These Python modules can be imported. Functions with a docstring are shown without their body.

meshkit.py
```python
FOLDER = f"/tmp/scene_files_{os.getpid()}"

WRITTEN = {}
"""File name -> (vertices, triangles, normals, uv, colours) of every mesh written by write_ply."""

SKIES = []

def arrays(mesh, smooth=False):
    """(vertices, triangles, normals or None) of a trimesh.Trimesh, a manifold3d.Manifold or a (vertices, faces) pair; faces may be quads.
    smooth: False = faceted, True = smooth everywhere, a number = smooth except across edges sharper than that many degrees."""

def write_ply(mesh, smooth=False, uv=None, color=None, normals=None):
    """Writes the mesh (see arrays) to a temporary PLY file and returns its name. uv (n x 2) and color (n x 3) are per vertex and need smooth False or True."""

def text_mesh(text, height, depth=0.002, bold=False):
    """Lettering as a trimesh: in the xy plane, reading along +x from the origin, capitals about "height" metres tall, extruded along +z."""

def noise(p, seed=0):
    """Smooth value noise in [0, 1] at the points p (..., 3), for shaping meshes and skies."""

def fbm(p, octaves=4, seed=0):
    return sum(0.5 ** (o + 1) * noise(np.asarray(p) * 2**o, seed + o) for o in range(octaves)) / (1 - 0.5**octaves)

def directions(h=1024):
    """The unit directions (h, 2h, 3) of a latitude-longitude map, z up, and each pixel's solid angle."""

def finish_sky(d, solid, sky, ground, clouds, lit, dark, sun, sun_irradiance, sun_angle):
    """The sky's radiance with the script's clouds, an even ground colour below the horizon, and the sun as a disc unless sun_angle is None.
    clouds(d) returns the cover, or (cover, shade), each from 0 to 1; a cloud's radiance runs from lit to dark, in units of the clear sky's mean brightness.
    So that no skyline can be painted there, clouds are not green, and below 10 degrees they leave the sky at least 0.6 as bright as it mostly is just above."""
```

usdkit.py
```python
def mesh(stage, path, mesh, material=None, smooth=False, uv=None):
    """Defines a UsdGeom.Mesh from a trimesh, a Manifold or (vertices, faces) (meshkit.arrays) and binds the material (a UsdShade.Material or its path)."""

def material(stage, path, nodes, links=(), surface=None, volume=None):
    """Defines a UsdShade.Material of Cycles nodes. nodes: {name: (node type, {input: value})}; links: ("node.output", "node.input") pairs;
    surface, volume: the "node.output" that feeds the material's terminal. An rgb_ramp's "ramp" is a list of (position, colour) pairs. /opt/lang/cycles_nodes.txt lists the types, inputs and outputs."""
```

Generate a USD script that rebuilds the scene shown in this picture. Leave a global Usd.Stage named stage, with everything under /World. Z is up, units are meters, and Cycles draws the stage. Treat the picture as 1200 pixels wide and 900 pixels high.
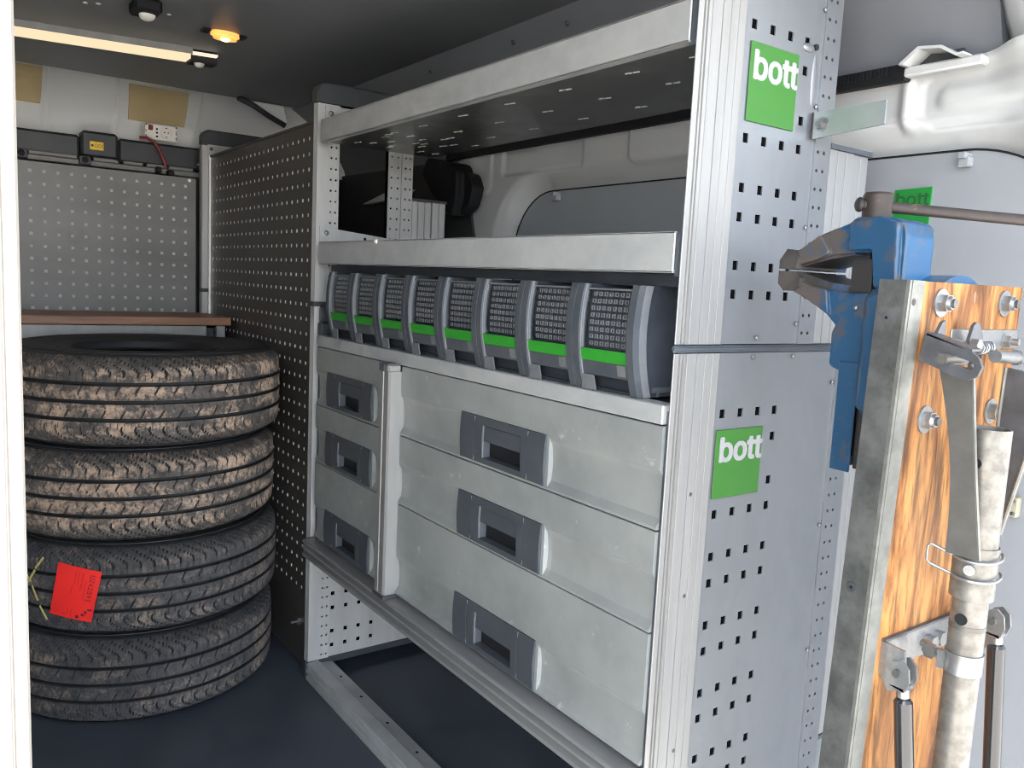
import math, random
import numpy as np, trimesh, manifold3d as m3, usdkit, meshkit
from shapely.geometry import Polygon, box as sbox, Point
from shapely import affinity
from shapely.ops import unary_union
from pxr import Usd, UsdGeom, UsdLux, UsdShade, Gf, Sdf

random.seed(7)
RNG = np.random.default_rng(7)
stage = Usd.Stage.CreateInMemory()
UsdGeom.Xform.Define(stage, '/World')
UsdGeom.Scope.Define(stage, '/World/Looks')

# ---------------------------------------------------------------- camera
EXPOSURE = 0.12
yaw, pitch, roll = np.radians([144.111, -7.0024, -2.7744])
fwd = np.array([np.cos(pitch)*np.cos(yaw), np.cos(pitch)*np.sin(yaw), np.sin(pitch)])
rt = np.cross(fwd, [0, 0, 1]); rt /= np.linalg.norm(rt); dn = np.cross(fwd, rt)
cr = rt*np.cos(roll) + dn*np.sin(roll); cd = -rt*np.sin(roll) + dn*np.cos(roll)
cam = UsdGeom.Camera.Define(stage, '/World/camera')
cam.CreateHorizontalApertureAttr(36.0); cam.CreateFocalLengthAttr(965.6*36/1200)
cam.CreateClippingRangeAttr(Gf.Vec2f(0.02, 1000)); cam.CreateExposureAttr(EXPOSURE)
mm = np.eye(4); mm[0, :3] = cr; mm[1, :3] = -cd; mm[2, :3] = -fwd; mm[3, :3] = [0, 0, 1.06]
UsdGeom.Xformable(cam).AddTransformOp().Set(Gf.Matrix4d(mm.tolist()))

# ---------------------------------------------------------------- sky and sun
SUN_EL, SUN_ROT = math.radians(47), math.radians(0)
sky = usdkit.material(stage, '/World/Looks/sky', {
    "s": ("sky_texture", {"sky_type": "multiple_scattering", "sun_disc": False, "sun_elevation": SUN_EL, "sun_rotation": 2.6, "aerosol_density": 2.0}),
    "h": ("hsv", {"saturation": .45}), "b": ("background_shader", {"strength": 0.42})}, [("s.color", "h.color"), ("h.color", "b.color")], surface="b.background")
dome = UsdLux.DomeLight.Define(stage, '/World/sky_light'); dome.CreateIntensityAttr(1.0)
UsdShade.MaterialBindingAPI.Apply(dome.GetPrim()).Bind(sky)
sun = UsdLux.DistantLight.Define(stage, '/World/sun_light')
sun.CreateIntensityAttr(9.0); sun.CreateNormalizeAttr(True); sun.CreateAngleAttr(2.0); sun.CreateColorAttr(Gf.Vec3f(1.0, 0.96, 0.90))
SUN_DIR = np.array([-0.06, -0.66, 0.85])          # towards the sun
SUN_DIR = SUN_DIR/np.linalg.norm(SUN_DIR)
zz = SUN_DIR; xx = np.cross([0, 0, 1], zz); xx /= np.linalg.norm(xx); yy = np.cross(zz, xx)
sm = np.eye(4); sm[0, :3] = xx; sm[1, :3] = yy; sm[2, :3] = zz
UsdGeom.Xformable(sun).AddTransformOp().Set(Gf.Matrix4d(sm.tolist()))

# ---------------------------------------------------------------- materials
M = {}
def pbr(name, c1, c2=None, scale=6, lo=.35, hi=.65, rough=.5, rough2=None, metal=0.0, bump=0, bscale=80, stretch=(1, 1, 1), stain=None, spec=.5, coat=0, detail=4, distort=0, extra=None):
    nodes = {"g": ("geometry", {}), "mp": ("mapping", {"scale": stretch}), "p": ("principled_bsdf", {"roughness": rough, "metallic": metal, "specular_ior_level": spec, "coat_weight": coat, "base_color": c1})}
    links = [("g.position", "mp.vector")]
    if c2 is not None:
        nodes["n"] = ("noise_texture", {"scale": scale, "detail": detail, "roughness": .6, "distortion": distort})
        nodes["r"] = ("map_range", {"from_min": lo, "from_max": hi, "clamp": True})
        nodes["m"] = ("mix_color", {"a": c1, "b": c2})
        links += [("mp.vector", "n.vector"), ("n.fac", "r.value"), ("r.result", "m.fac")]
        last = "m.result"
        if stain:
            col, sc, l2, h2 = stain[:4]
            nodes["n2"] = ("noise_texture", {"scale": sc, "detail": 6, "roughness": .65})
            nodes["r2"] = ("map_range", {"from_min": l2, "from_max": h2, "clamp": True})
            nodes["m2"] = ("mix_color", {"b": col})
            links += [("g.position", "n2.vector"), ("n2.fac", "r2.value"), ("r2.result", "m2.fac"), (last, "m2.a")]
            last = "m2.result"
        links.append((last, "p.base_color"))
        if rough2 is not None:
            nodes["rr"] = ("map_range", {"from_min": lo, "from_max": hi, "to_min": rough, "to_max": rough2, "clamp": True})
            links += [("n.fac", "rr.value"), ("rr.result", "p.roughness")]
    if bump:
        nodes["bn"] = ("noise_texture", {"scale": bscale, "detail": 3})
        nodes["b"] = ("bump", {"strength": bump, "distance": .002})
        links += [("mp.vector", "bn.vector"), ("bn.fac", "b.height"), ("b.normal", "p.normal")]
    M[name] = usdkit.material(stage, '/World/Looks/' + name, nodes, links, surface="p.BSDF")
    return M[name]

pbr('alu', (.62, .62, .61), (.52, .525, .53), scale=5, rough=.38, rough2=.48, metal=.75, stretch=(6, 6, .5), bump=.03, bscale=60)
pbr('alu_sheet', (0.2728, 0.2816, 0.2948), (0.2288, 0.2376, 0.2508), scale=7, rough=.33, rough2=.42, metal=.8, stretch=(1, 1, .6))
pbr('alu_lit', (0.4224, 0.4118, 0.3942), (0.352, 0.345, 0.3309), scale=6, rough=.42, metal=.4, stretch=(4, 4, .4))  # lighter copy of alu_warm: far posts look lit through their colour
pbr('alu_warm', (0.2664, 0.2592, 0.2484), (0.2232, 0.2182, 0.2088), scale=6, rough=.42, metal=.5, stretch=(4, 4, .4))
pbr('alu_dull', (0.4976, 0.5002, 0.4845), (0.4059, 0.4099, 0.4033), scale=9, rough=.45, rough2=.55, metal=.55, stretch=(1, 1, 1.4), stain=((.47, .47, .45), 30, .62, .74))
pbr('drawer_grey', (0.268, 0.276, 0.26), (0.2, 0.208, 0.2), scale=6, rough=.42, rough2=.55, metal=.25, stain=((.46, .465, .45), 26, .64, .78), detail=6)
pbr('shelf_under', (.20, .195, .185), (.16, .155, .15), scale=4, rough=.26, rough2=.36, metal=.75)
pbr('rail_alu', (.30, .295, .285), (.25, .246, .24), scale=8, rough=.42, metal=.5, stretch=(.4, 4, 4))
pbr('rib_pale', (0.2232, 0.2232, 0.2201), (0.1984, 0.1984, 0.1972), scale=6, rough=.5, metal=.3, stretch=(4, 4, .4))
pbr('alu_sun_tint', (.25, .228, .195), (.225, .205, .175), scale=5, rough=.5, metal=.15, stretch=(4, 4, .4))  # cream tint puts warm daylight into the aluminium colour
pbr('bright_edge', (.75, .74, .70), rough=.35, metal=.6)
pbr('handle_grey', (0.0367, 0.041, 0.0475), (0.0475, 0.0518, 0.0583), scale=14, rough=.5)
pbr('bin_grey', (0.0372, 0.0428, 0.0502), (0.0521, 0.0558, 0.0614), scale=20, rough=.48)
pbr('bin_edge', (0.091, 0.0979, 0.1069), (0.1228, 0.1228, 0.1228), scale=24, rough=.45)
pbr('bin_dark', (0.0154, 0.0182, 0.0238), (0.0238, 0.028, 0.035), scale=20, rough=.55)
pbr('bin_lattice', (0.15, 0.15, 0.15), rough=.4)
pbr('green', (0.0175, 0.18, 0.015), (0.02, 0.2, 0.017), scale=30, rough=.4)
pbr('sticker_green', (0.0209, 0.0967, 0.0114), (0.0228, 0.1024, 0.0129), scale=20, rough=.45)
pbr('wall_sticker_green', (0.007, 0.175, 0.0245), rough=.45)
pbr('sticker_white', (0.2546, 0.2497, 0.2546), (0.2154, 0.2105, 0.2154), scale=160, rough=.5)
pbr('wall_letter_green', (.010, .075, .018), rough=.5)
pbr('black', (.008, .0085, .010), rough=.6, spec=.25)
pbr('hole_shade', (.004, .004, .005), rough=1, spec=0)  # near black: the shade inside the holes is put into this colour
pbr('dark_plastic', (0.024, 0.0264, 0.0296), (0.036, 0.0376, 0.04), scale=12, rough=.42)
pbr('divider_strip', (0.0385, 0.0455, 0.056), (0.0525, 0.0595, 0.07), scale=12, rough=.4)
pbr('dark_steel', (.055, .050, .045), (.080, .072, .062), scale=3, rough=.38, rough2=.5, metal=.35, stain=((.12, .10, .085), 9, .60, .85))
pbr('bench_steel', (.135, .130, .124), (.175, .168, .16), scale=4, rough=.45, metal=.3, stretch=(1, .6, 2.2), stain=((.095, .09, .086), 5, .58, .74))
pbr('hole_rim_lit', (0.429, 0.416, 0.39), rough=.35, metal=.3)  # bare cut metal, brightened to stand in for light caught in the holes
pbr('backing', (0.496, 0.48, 0.456), rough=.5)
pbr('floor', (0.042, 0.0504, 0.0644), (0.0644, 0.0742, 0.0896), scale=5, rough=.42, rough2=.6, bump=.12, bscale=260, stain=((.06, .065, .07), 14, .66, .8))
pbr('ceiling', (0.15, 0.1545, 0.162), (0.165, 0.1695, 0.177), scale=3, rough=.5)
pbr('lining', (0.136, 0.1424, 0.156), (0.152, 0.1576, 0.172), scale=5, rough=.55, bump=.05, bscale=700)
pbr('white_paint', (0.4439, 0.4439, 0.435), (0.4128, 0.4128, 0.4084), scale=3, rough=.32, coat=.2)
pbr('wall_panel', (0.2495, 0.257, 0.2722), (0.2344, 0.2419, 0.257), scale=3, rough=.6)
pbr('wall_left_white', (.80, .80, .78), rough=.5)
pbr('headliner', (0.85, 0.85, 0.85), (0.85, 0.85, 0.8213), scale=4, rough=.5)
pbr('tan_foam', (0.702, 0.546, 0.3023), (0.5655, 0.4485, 0.2438), scale=5, rough=.6)
pbr('wood_top', (0.38, 0.1805, 0.095), (0.228, 0.1045, 0.057), scale=7, rough=.42, stretch=(10, .7, 10), detail=6, bump=.05, bscale=8)
pbr('white_plastic', (.72, .68, .62), rough=.4)
pbr('red_plastic', (.24, .02, .02), rough=.35)
pbr('red_cable', (.22, .015, .02), rough=.35)
pbr('yellow', (.85, .55, .02), rough=.45)
def rubber(name, base, film, film2, mudc, amount):
    M[name] = usdkit.material(stage, '/World/Looks/'+name, {
        "g": ("geometry", {}), "a": ("attribute", {"attribute": "mud"}), "n": ("noise_texture", {"scale": 38, "detail": 6, "roughness": .7}), "nr": ("map_range", {"from_min": .35, "from_max": .65, "clamp": True}),
        "m0": ("mix_color", {"a": film, "b": film2}), "f": ("noise_texture", {"scale": 130, "detail": 6, "roughness": .75}),
        "land": ("map_range", {"from_min": -1.7, "from_max": -.7, "clamp": True}), "mb": ("mix_color", {"a": base}),
        "ad": ("math", {"math_type": "multiply_add", "value2": 1.5, "value3": -.75}), "sum": ("math", {"math_type": "add"}),
        "r": ("map_range", {"from_min": .22, "from_max": .66, "to_max": amount, "clamp": True}), "m1": ("mix_color", {"b": mudc}),
        "bb": ("bump", {"strength": .5, "distance": .0025}), "p": ("principled_bsdf", {"roughness": .7, "specular_ior_level": .35})},
        [("g.position", "n.vector"), ("g.position", "f.vector"), ("n.fac", "nr.value"), ("nr.result", "m0.fac"), ("a.fac", "land.value"), ("m0.result", "mb.b"), ("land.result", "mb.fac"),
         ("f.fac", "ad.value1"), ("ad.value", "sum.value1"), ("a.fac", "sum.value2"), ("sum.value", "r.value"), ("r.result", "m1.fac"), ("mb.result", "m1.a"),
         ("m1.result", "p.base_color"), ("f.fac", "bb.height"), ("bb.normal", "p.normal")], surface="p.BSDF")
rubber('rubber_muddy', (.012, .012, .012), (.036, .034, .033), (.100, .085, .073), (.42, .30, .215), .95)
rubber('rubber', (.010, .010, .011), (.032, .032, .034), (.072, .068, .066), (.32, .24, .18), .6)
pbr('rubber_side', (.016, .016, .018), (.022, .022, .024), scale=14, rough=.55)
pbr('red_paper', (.88, .020, .014), (.80, .018, .014), scale=16, rough=.5)
pbr('print_dark', (.16, .008, .012), rough=.6)
pbr('print_faint', (.50, .008, .008), rough=.6)
pbr('chalk', (.50, .42, .14), (.38, .32, .12), scale=90, rough=.8)
pbr('galv', (.12, .122, .114), (.050, .052, .049), scale=22, lo=.38, hi=.66, rough=.36, rough2=.52, metal=.6, stain=((.06, .05, .042), 38, .58, .74), detail=8)
pbr('galv_edge', (0.1736, 0.1708, 0.1512), (0.1232, 0.1204, 0.1064), scale=60, rough=.36, metal=.6, stain=((.22, .15, .09), 40, .64, .78))
pbr('zinc', (0.28, 0.28, 0.2765), (0.203, 0.203, 0.1995), scale=60, rough=.28, rough2=.4, metal=.85)
pbr('zinc_plate', (.30, .32, .315), (.26, .28, .275), scale=16, rough=.34, metal=.7)
pbr('tube_zinc', (0.185, 0.1768, 0.1605), (0.1142, 0.1061, 0.0925), scale=70, rough=.33, rough2=.5, metal=.6, stain=((.20, .16, .12), 55, .60, .74), detail=7)
pbr('arm_steel', (0.1152, 0.1094, 0.0972), (0.0828, 0.0792, 0.072), scale=22, rough=.42, metal=.55, stain=((.11, .09, .07), 60, .62, .75))
pbr('dark_zinc', (0.11, 0.1125, 0.12), (0.075, 0.075, 0.0775), scale=30, rough=.38, metal=.7)
pbr('ply_edge', (.18, .09, .045), (.10, .05, .03), scale=40, rough=.6, stretch=(8, 1, 1))
pbr('strut_black', (.010, .010, .011), rough=.16, coat=.5)
M['vise_blue'] = usdkit.material(stage, '/World/Looks/vise_blue', {
    "g": ("geometry", {}), "x": ("separate_xyz", {}), "n0": ("noise_texture", {"scale": 16, "detail": 4}), "n": ("noise_texture", {"scale": 34, "detail": 7, "roughness": .68}),
    "w": ("map_range", {"from_min": -.565, "from_max": -.632, "to_max": .24, "clamp": True}), "ad": ("math", {"math_type": "add"}), "r": ("map_range", {"from_min": .54, "from_max": .66, "clamp": True}),
    "m0": ("mix_color", {"a": (.0065, .036, .080), "b": (.009, .050, .106)}), "m": ("mix_color", {"b": (.050, .041, .036)}), "rr": ("map_range", {"to_min": .32, "to_max": .55}),
    "b": ("bump", {"strength": .25, "distance": .0015}), "p": ("principled_bsdf", {"coat_weight": .12})},
    [("g.position", "x.vector"), ("g.position", "n0.vector"), ("g.position", "n.vector"), ("x.x", "w.value"), ("w.result", "ad.value1"), ("n.fac", "ad.value2"), ("ad.value", "r.value"), ("n0.fac", "m0.fac"), ("m0.result", "m.a"), ("r.result", "m.fac"),
     ("m.result", "p.base_color"), ("r.result", "rr.value"), ("rr.result", "p.roughness"), ("n.fac", "b.height"), ("b.normal", "p.normal")], surface="p.BSDF")
pbr('vise_worn', (0.0558, 0.0486, 0.0432), (0.027, 0.0252, 0.0234), scale=30, rough=.45, metal=.3, stain=((.04, .085, .17), 18, .56, .68))
pbr('rusty', (0.0375, 0.0262, 0.0213), (0.0238, 0.018, 0.0155), scale=45, rough=.55, metal=.3, stain=((.30, .17, .09), 50, .62, .74))
pbr('vise_dark', (0.0125, 0.0112, 0.0112), (0.0175, 0.015, 0.0138), scale=30, rough=.5, metal=.2)
pbr('concrete', (.47, .445, .41), (.42, .40, .37), scale=2, rough=.9)
pbr('latch_brass', (.42, .40, .27), rough=.4, metal=.4)

# wood face of the vise board: varnished plywood with rotary grain
M['board_wood'] = usdkit.material(stage, '/World/Looks/board_wood', {
    "g": ("geometry", {}), "mp": ("mapping", {"scale": (2, 9, 1.5)}),
    "n1": ("noise_texture", {"scale": 2.6, "detail": 6, "roughness": .65, "distortion": 1.4}),
    "r1": ("rgb_ramp", {"ramp": [(0, (.014, .004, .0015)), (.38, (.055, .019, .005)), (.46, (.15, .058, .015)), (.58, (.26, .118, .034)), (1, (.34, .18, .06))]}),
    "mp2": ("mapping", {"scale": (6, 60, 5)}), "n2": ("noise_texture", {"scale": 4, "detail": 4, "roughness": .7}),
    "r2": ("map_range", {"to_max": .7, "from_min": .52, "from_max": .68, "clamp": True}), "m2": ("mix_color", {"b": (.028, .011, .004)}),
    "n3": ("noise_texture", {"scale": 7, "detail": 3}), "r3": ("map_range", {"from_min": .52, "from_max": .70, "to_max": .75, "clamp": True}), "m3": ("mix_color", {"b": (.035, .016, .007)}),
    "b": ("bump", {"strength": .15, "distance": .002}),
    "p": ("principled_bsdf", {"roughness": .5, "specular_ior_level": .25})},
    [("g.position", "mp.vector"), ("mp.vector", "n1.vector"), ("n1.fac", "r1.fac"), ("g.position", "mp2.vector"), ("mp2.vector", "n2.vector"), ("n2.fac", "r2.value"), ("r2.result", "m2.fac"),
     ("r1.color", "m2.a"), ("mp.vector", "n3.vector"), ("n3.fac", "r3.value"), ("r3.result", "m3.fac"), ("m2.result", "m3.a"), ("m3.result", "p.base_color"), ("n2.fac", "b.height"), ("b.normal", "p.normal")], surface="p.BSDF")

def emit(name, col, s):
    M[name] = usdkit.material(stage, '/World/Looks/' + name, {"e": ("emission", {"color": col, "strength": s})}, [], surface="e.emission")
emit('led', (1.0, .80, .52), 0.95)
emit('led_end', (1.0, .84, .66), 1.0)
emit('bulb', (1.0, .50, .10), 14.0)
M['amber'] = usdkit.material(stage, '/World/Looks/amber', {"p": ("principled_bsdf", {"base_color": (1.0, .50, .16), "roughness": .25, "emission_color": (1, .38, .08), "emission_strength": 1.1})}, [], surface="p.BSDF")
M['clear'] = usdkit.material(stage, '/World/Looks/clear', {
    "t": ("transparent_bsdf", {"color": (.93, .94, .95)}), "gl": ("glossy_bsdf", {"roughness": .12, "color": (.9, .9, .9)}), "lw": ("layer_weight", {"blend": .5}), "pw": ("math", {"math_type": "power", "value2": 4.0}), "f": ("math", {"math_type": "multiply_add", "value2": .55, "value3": .035}), "m": ("mix_closure", {})},
    [("lw.facing", "pw.value1"), ("pw.value", "f.value1"), ("f.value", "m.fac"), ("t.BSDF", "m.closure1"), ("gl.BSDF", "m.closure2")], surface="m.closure")

# ---------------------------------------------------------------- helpers: meshes
def cat(*ms):
    out = []
    for m in ms:
        out += list(m) if isinstance(m, (list, tuple)) else [m]
    return trimesh.util.concatenate(out)
def bx(x0, x1, y0, y1, z0, z1, b=0.0):
    e = np.array([x1-x0, y1-y0, z1-z0]); c = np.array([x0+x1, y0+y1, z0+z1])/2
    if b <= 0:
        m = trimesh.creation.box(e)
    else:
        b = min(b, e.min()*.45)
        pts = []
        for s in np.ndindex(2, 2, 2):
            s = np.array(s)*2-1
            for k in range(3):
                o = e/2 - b; o[k] = e[k]/2; pts.append(s*o)
        m = trimesh.convex.convex_hull(np.array(pts))
    m.apply_translation(c); return m
AX = {'x': [[0, 0, 1], [1, 0, 0], [0, 1, 0]], 'y': [[1, 0, 0], [0, 0, 1], [0, 1, 0]], 'z': np.eye(3)}
def remap(m, axis, off=0.0):
    v = m.vertices @ np.array(AX[axis], float).T
    f = m.faces[:, ::-1] if axis == 'y' else m.faces
    v = v.copy(); v[:, 'xyz'.index(axis)] += off
    return trimesh.Trimesh(v, f, process=False)
def ext(poly, axis, a, b):
    """Extrude a 2D outline along an axis: x -> (y,z), y -> (x,z), z -> (x,y)."""
    if not hasattr(poly, 'exterior') and not hasattr(poly, 'geoms'):
        poly = Polygon(poly)
    ms = [trimesh.creation.extrude_polygon(g, b-a, engine="earcut") for g in getattr(poly, 'geoms', [poly])]
    return remap(trimesh.util.concatenate(ms), axis, a)
def rrect(x0, y0, x1, y1, r, n=6):
    return sbox(x0+r, y0+r, x1-r, y1-r).buffer(r, quad_segs=n)
def cyl(p0, p1, r, n=20, r2=None):
    p0, p1 = np.array(p0, float), np.array(p1, float); d = p1-p0; L = np.linalg.norm(d); d /= L
    a = np.cross(d, [0, 0, 1] if abs(d[2]) < .9 else [1, 0, 0]); a /= np.linalg.norm(a); b = np.cross(d, a)
    t = np.linspace(0, 2*np.pi, n, endpoint=False); ring = np.outer(np.cos(t), a) + np.outer(np.sin(t), b)
    r2 = r if r2 is None else r2
    v = np.vstack([p0+ring*r, p1+ring*r2, [p0], [p1]]); f = []
    for i in range(n):
        j = (i+1) % n; f += [[i, j, n+j], [i, n+j, n+i], [2*n, j, i], [2*n+1, n+i, n+j]]
    return trimesh.Trimesh(v, f, process=False)
def tubepath(pts, r, n=8, closed=False):
    p = np.array(pts, float); k = len(p)
    t = np.gradient(p, axis=0) if not closed else np.roll(p, -1, 0)-np.roll(p, 1, 0)
    t /= np.linalg.norm(t, axis=1)[:, None]
    up = np.array([0, 0, 1.]) if abs(t[0][2]) < .9 else np.array([1., 0, 0])
    a = up - t[0]*(up@t[0]); a /= np.linalg.norm(a); rings = []
    th = np.linspace(0, 2*np.pi, n, endpoint=False)
    for i in range(k):
        a = a - t[i]*(a@t[i]); a /= np.linalg.norm(a); b = np.cross(t[i], a)
        rings.append(p[i] + r*(np.outer(np.cos(th), a)+np.outer(np.sin(th), b)))
    v = np.vstack(rings); f = []
    for i in range(k if closed else k-1):
        i2 = (i+1) % k
        for j in range(n):
            j2 = (j+1) % n; f += [[i*n+j, i*n+j2, i2*n+j2], [i*n+j, i2*n+j2, i2*n+j]]
    if not closed:
        v = np.vstack([v, p[0], p[-1]])
        for j in range(n):
            j2 = (j+1) % n; f += [[k*n, j2, j], [k*n+1, (k-1)*n+j, (k-1)*n+j2]]
    return trimesh.Trimesh(v, f, process=False)
def gridmesh(P, closed_u=False, closed_v=False):
    """P: (nu, nv, 3)"""
    nu, nv = P.shape[:2]; idx = np.arange(nu*nv).reshape(nu, nv)
    if closed_u: idx = np.vstack([idx, idx[:1]])
    if closed_v: idx = np.hstack([idx, idx[:, :1]])
    a, b, c, d = idx[:-1, :-1].ravel(), idx[1:, :-1].ravel(), idx[1:, 1:].ravel(), idx[:-1, 1:].ravel()
    f = np.vstack([np.stack([a, b, c], 1), np.stack([a, c, d], 1)])
    return trimesh.Trimesh(P.reshape(-1, 3), f, process=False)
def perf(u0, u1, v0, v1, cu, cv, hw, hh, th, skip=None):
    """Sheet in (u,v) with square holes on a grid: returns (sheet, hole walls) with thickness along w from 0 to th."""
    cu, cv = np.sort(cu), np.sort(cv)
    us = np.concatenate([[u0], np.stack([cu-hw, cu+hw], 1).ravel(), [u1]]); vs = np.concatenate([[v0], np.stack([cv-hh, cv+hh], 1).ravel(), [v1]])
    nu, nv = len(us), len(vs); V = np.array([[u, v, 0] for u in us for v in vs]); V = np.vstack([V, V+[0, 0, th]]); N = nu*nv
    hole = np.zeros((nu-1, nv-1), bool); hole[1::2, 1::2] = True
    if skip is not None:
        for i, u in enumerate(cu):
            for j, v in enumerate(cv):
                if skip(u, v): hole[1+2*i, 1+2*j] = False
    f, w = [], []
    for i in range(nu-1):
        for j in range(nv-1):
            a, b, c, d = i*nv+j, (i+1)*nv+j, (i+1)*nv+j+1, i*nv+j+1
            if not hole[i, j]:
                f += [[a, d, c], [a, c, b], [N+a, N+b, N+c], [N+a, N+c, N+d]]
            else:
                for p, q in ((a, b), (b, c), (c, d), (d, a)): w += [[p, q, N+q], [p, N+q, N+p]]
    o = [(0, 0), (nu-1, 0), (nu-1, nv-1), (0, nv-1)]
    o = [i*nv+j for i, j in o]
    for p, q in zip(o, o[1:]+o[:1]): f += [[p, q, N+q], [p, N+q, N+p]]
    s = trimesh.Trimesh(V, f, process=False); h = trimesh.Trimesh(V, w, process=False) if w else None
    s.remove_unreferenced_vertices()
    if h is not None: h.remove_unreferenced_vertices()
    return s, h
def drilled(poly, pts, r, n=8):
    t = np.linspace(0, 2*np.pi, n, endpoint=False)
    return Polygon(poly.exterior.coords, [[(x+r*math.cos(a), y+r*math.sin(a)) for a in t] for x, y in pts])
def screwhead(c, axis, r, h=.003):
    c = np.array(c, float); d = np.array(axis, float)
    m = trimesh.creation.icosphere(2, 1.0); v = m.vertices
    a = trimesh.geometry.align_vectors([0, 0, 1], d)[:3, :3]
    v = v*[r, r, h]; m.vertices = v @ a.T + c; return m
def hexnut(c, axis, r, h):
    c = np.array(c, float); d = np.array(axis, float); return cyl(c, c+d*h, r, 6)
def annulus(c, axis, r0, r1, h, n=28):
    p = Point(0, 0).buffer(r1, quad_segs=n//4).difference(Point(0, 0).buffer(r0, quad_segs=n//4))
    m = trimesh.creation.extrude_polygon(p, h, engine="earcut")
    a = trimesh.geometry.align_vectors([0, 0, 1], np.array(axis, float))[:3, :3]
    m.vertices = m.vertices @ a.T + np.array(c, float); return m
def cast(parts, edge=.005, it=8):
    """Union of solids, refined and smoothed: rounded cast iron."""
    out = m3.Manifold()
    for p in parts:
        p = p.copy(); p.merge_vertices(); p.fix_normals()
        out = out + m3.Manifold(m3.Mesh(np.asarray(p.vertices, np.float32), np.asarray(p.faces, np.uint32)))
    out = out.refine_to_length(edge); o = out.to_mesh()
    t = trimesh.Trimesh(o.vert_properties[:, :3], o.tri_verts, process=True)
    trimesh.smoothing.filter_taubin(t, .5, .52, it); return t

# ---------------------------------------------------------------- helpers: scene
names, locs = {}, {}
def numbered(parent, name):
    k = parent + '/' + name; n = names.get(k, 0); names[k] = n+1
    return k if n == 0 else f"{k}_{n:03d}"
def meta(prim, label=None, category=None, group=None, kind=None):
    for k, v in (('label', label), ('category', category), ('group', group), ('kind', kind)):
        if v: prim.SetCustomDataByKey(k, v)
def thing(name, label, category, loc=(0, 0, 0), group=None, rotz=0):
    p = numbered('/World', name); x = UsdGeom.Xform.Define(stage, p); x.AddTranslateOp().Set(Gf.Vec3d(*map(float, loc)))
    if rotz: x.AddRotateZOp().Set(float(rotz))
    meta(x.GetPrim(), label, category, group); locs[p] = np.array(loc, float); return p
def obj(parent, name, mesh, mat, smooth=30, label=None, kind=None, local=False):
    p = numbered(parent, name); off = np.zeros(3) if local else locs[parent]
    locs[p] = locs[parent]
    v, f, n = meshkit.arrays(mesh, smooth)
    if smooth is False:
        mm_ = (v-off, f)
    else:
        mm_ = trimesh.Trimesh(v-off, f, process=False)
    usdkit.mesh(stage, p, mm_, M[mat], smooth=False if smooth is False else True) if False else _def(p, v-off, f, n, M[mat])
    if label or kind: meta(stage.GetPrimAtPath(p), label, None, None, kind)
    return p
MUD = None
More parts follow.
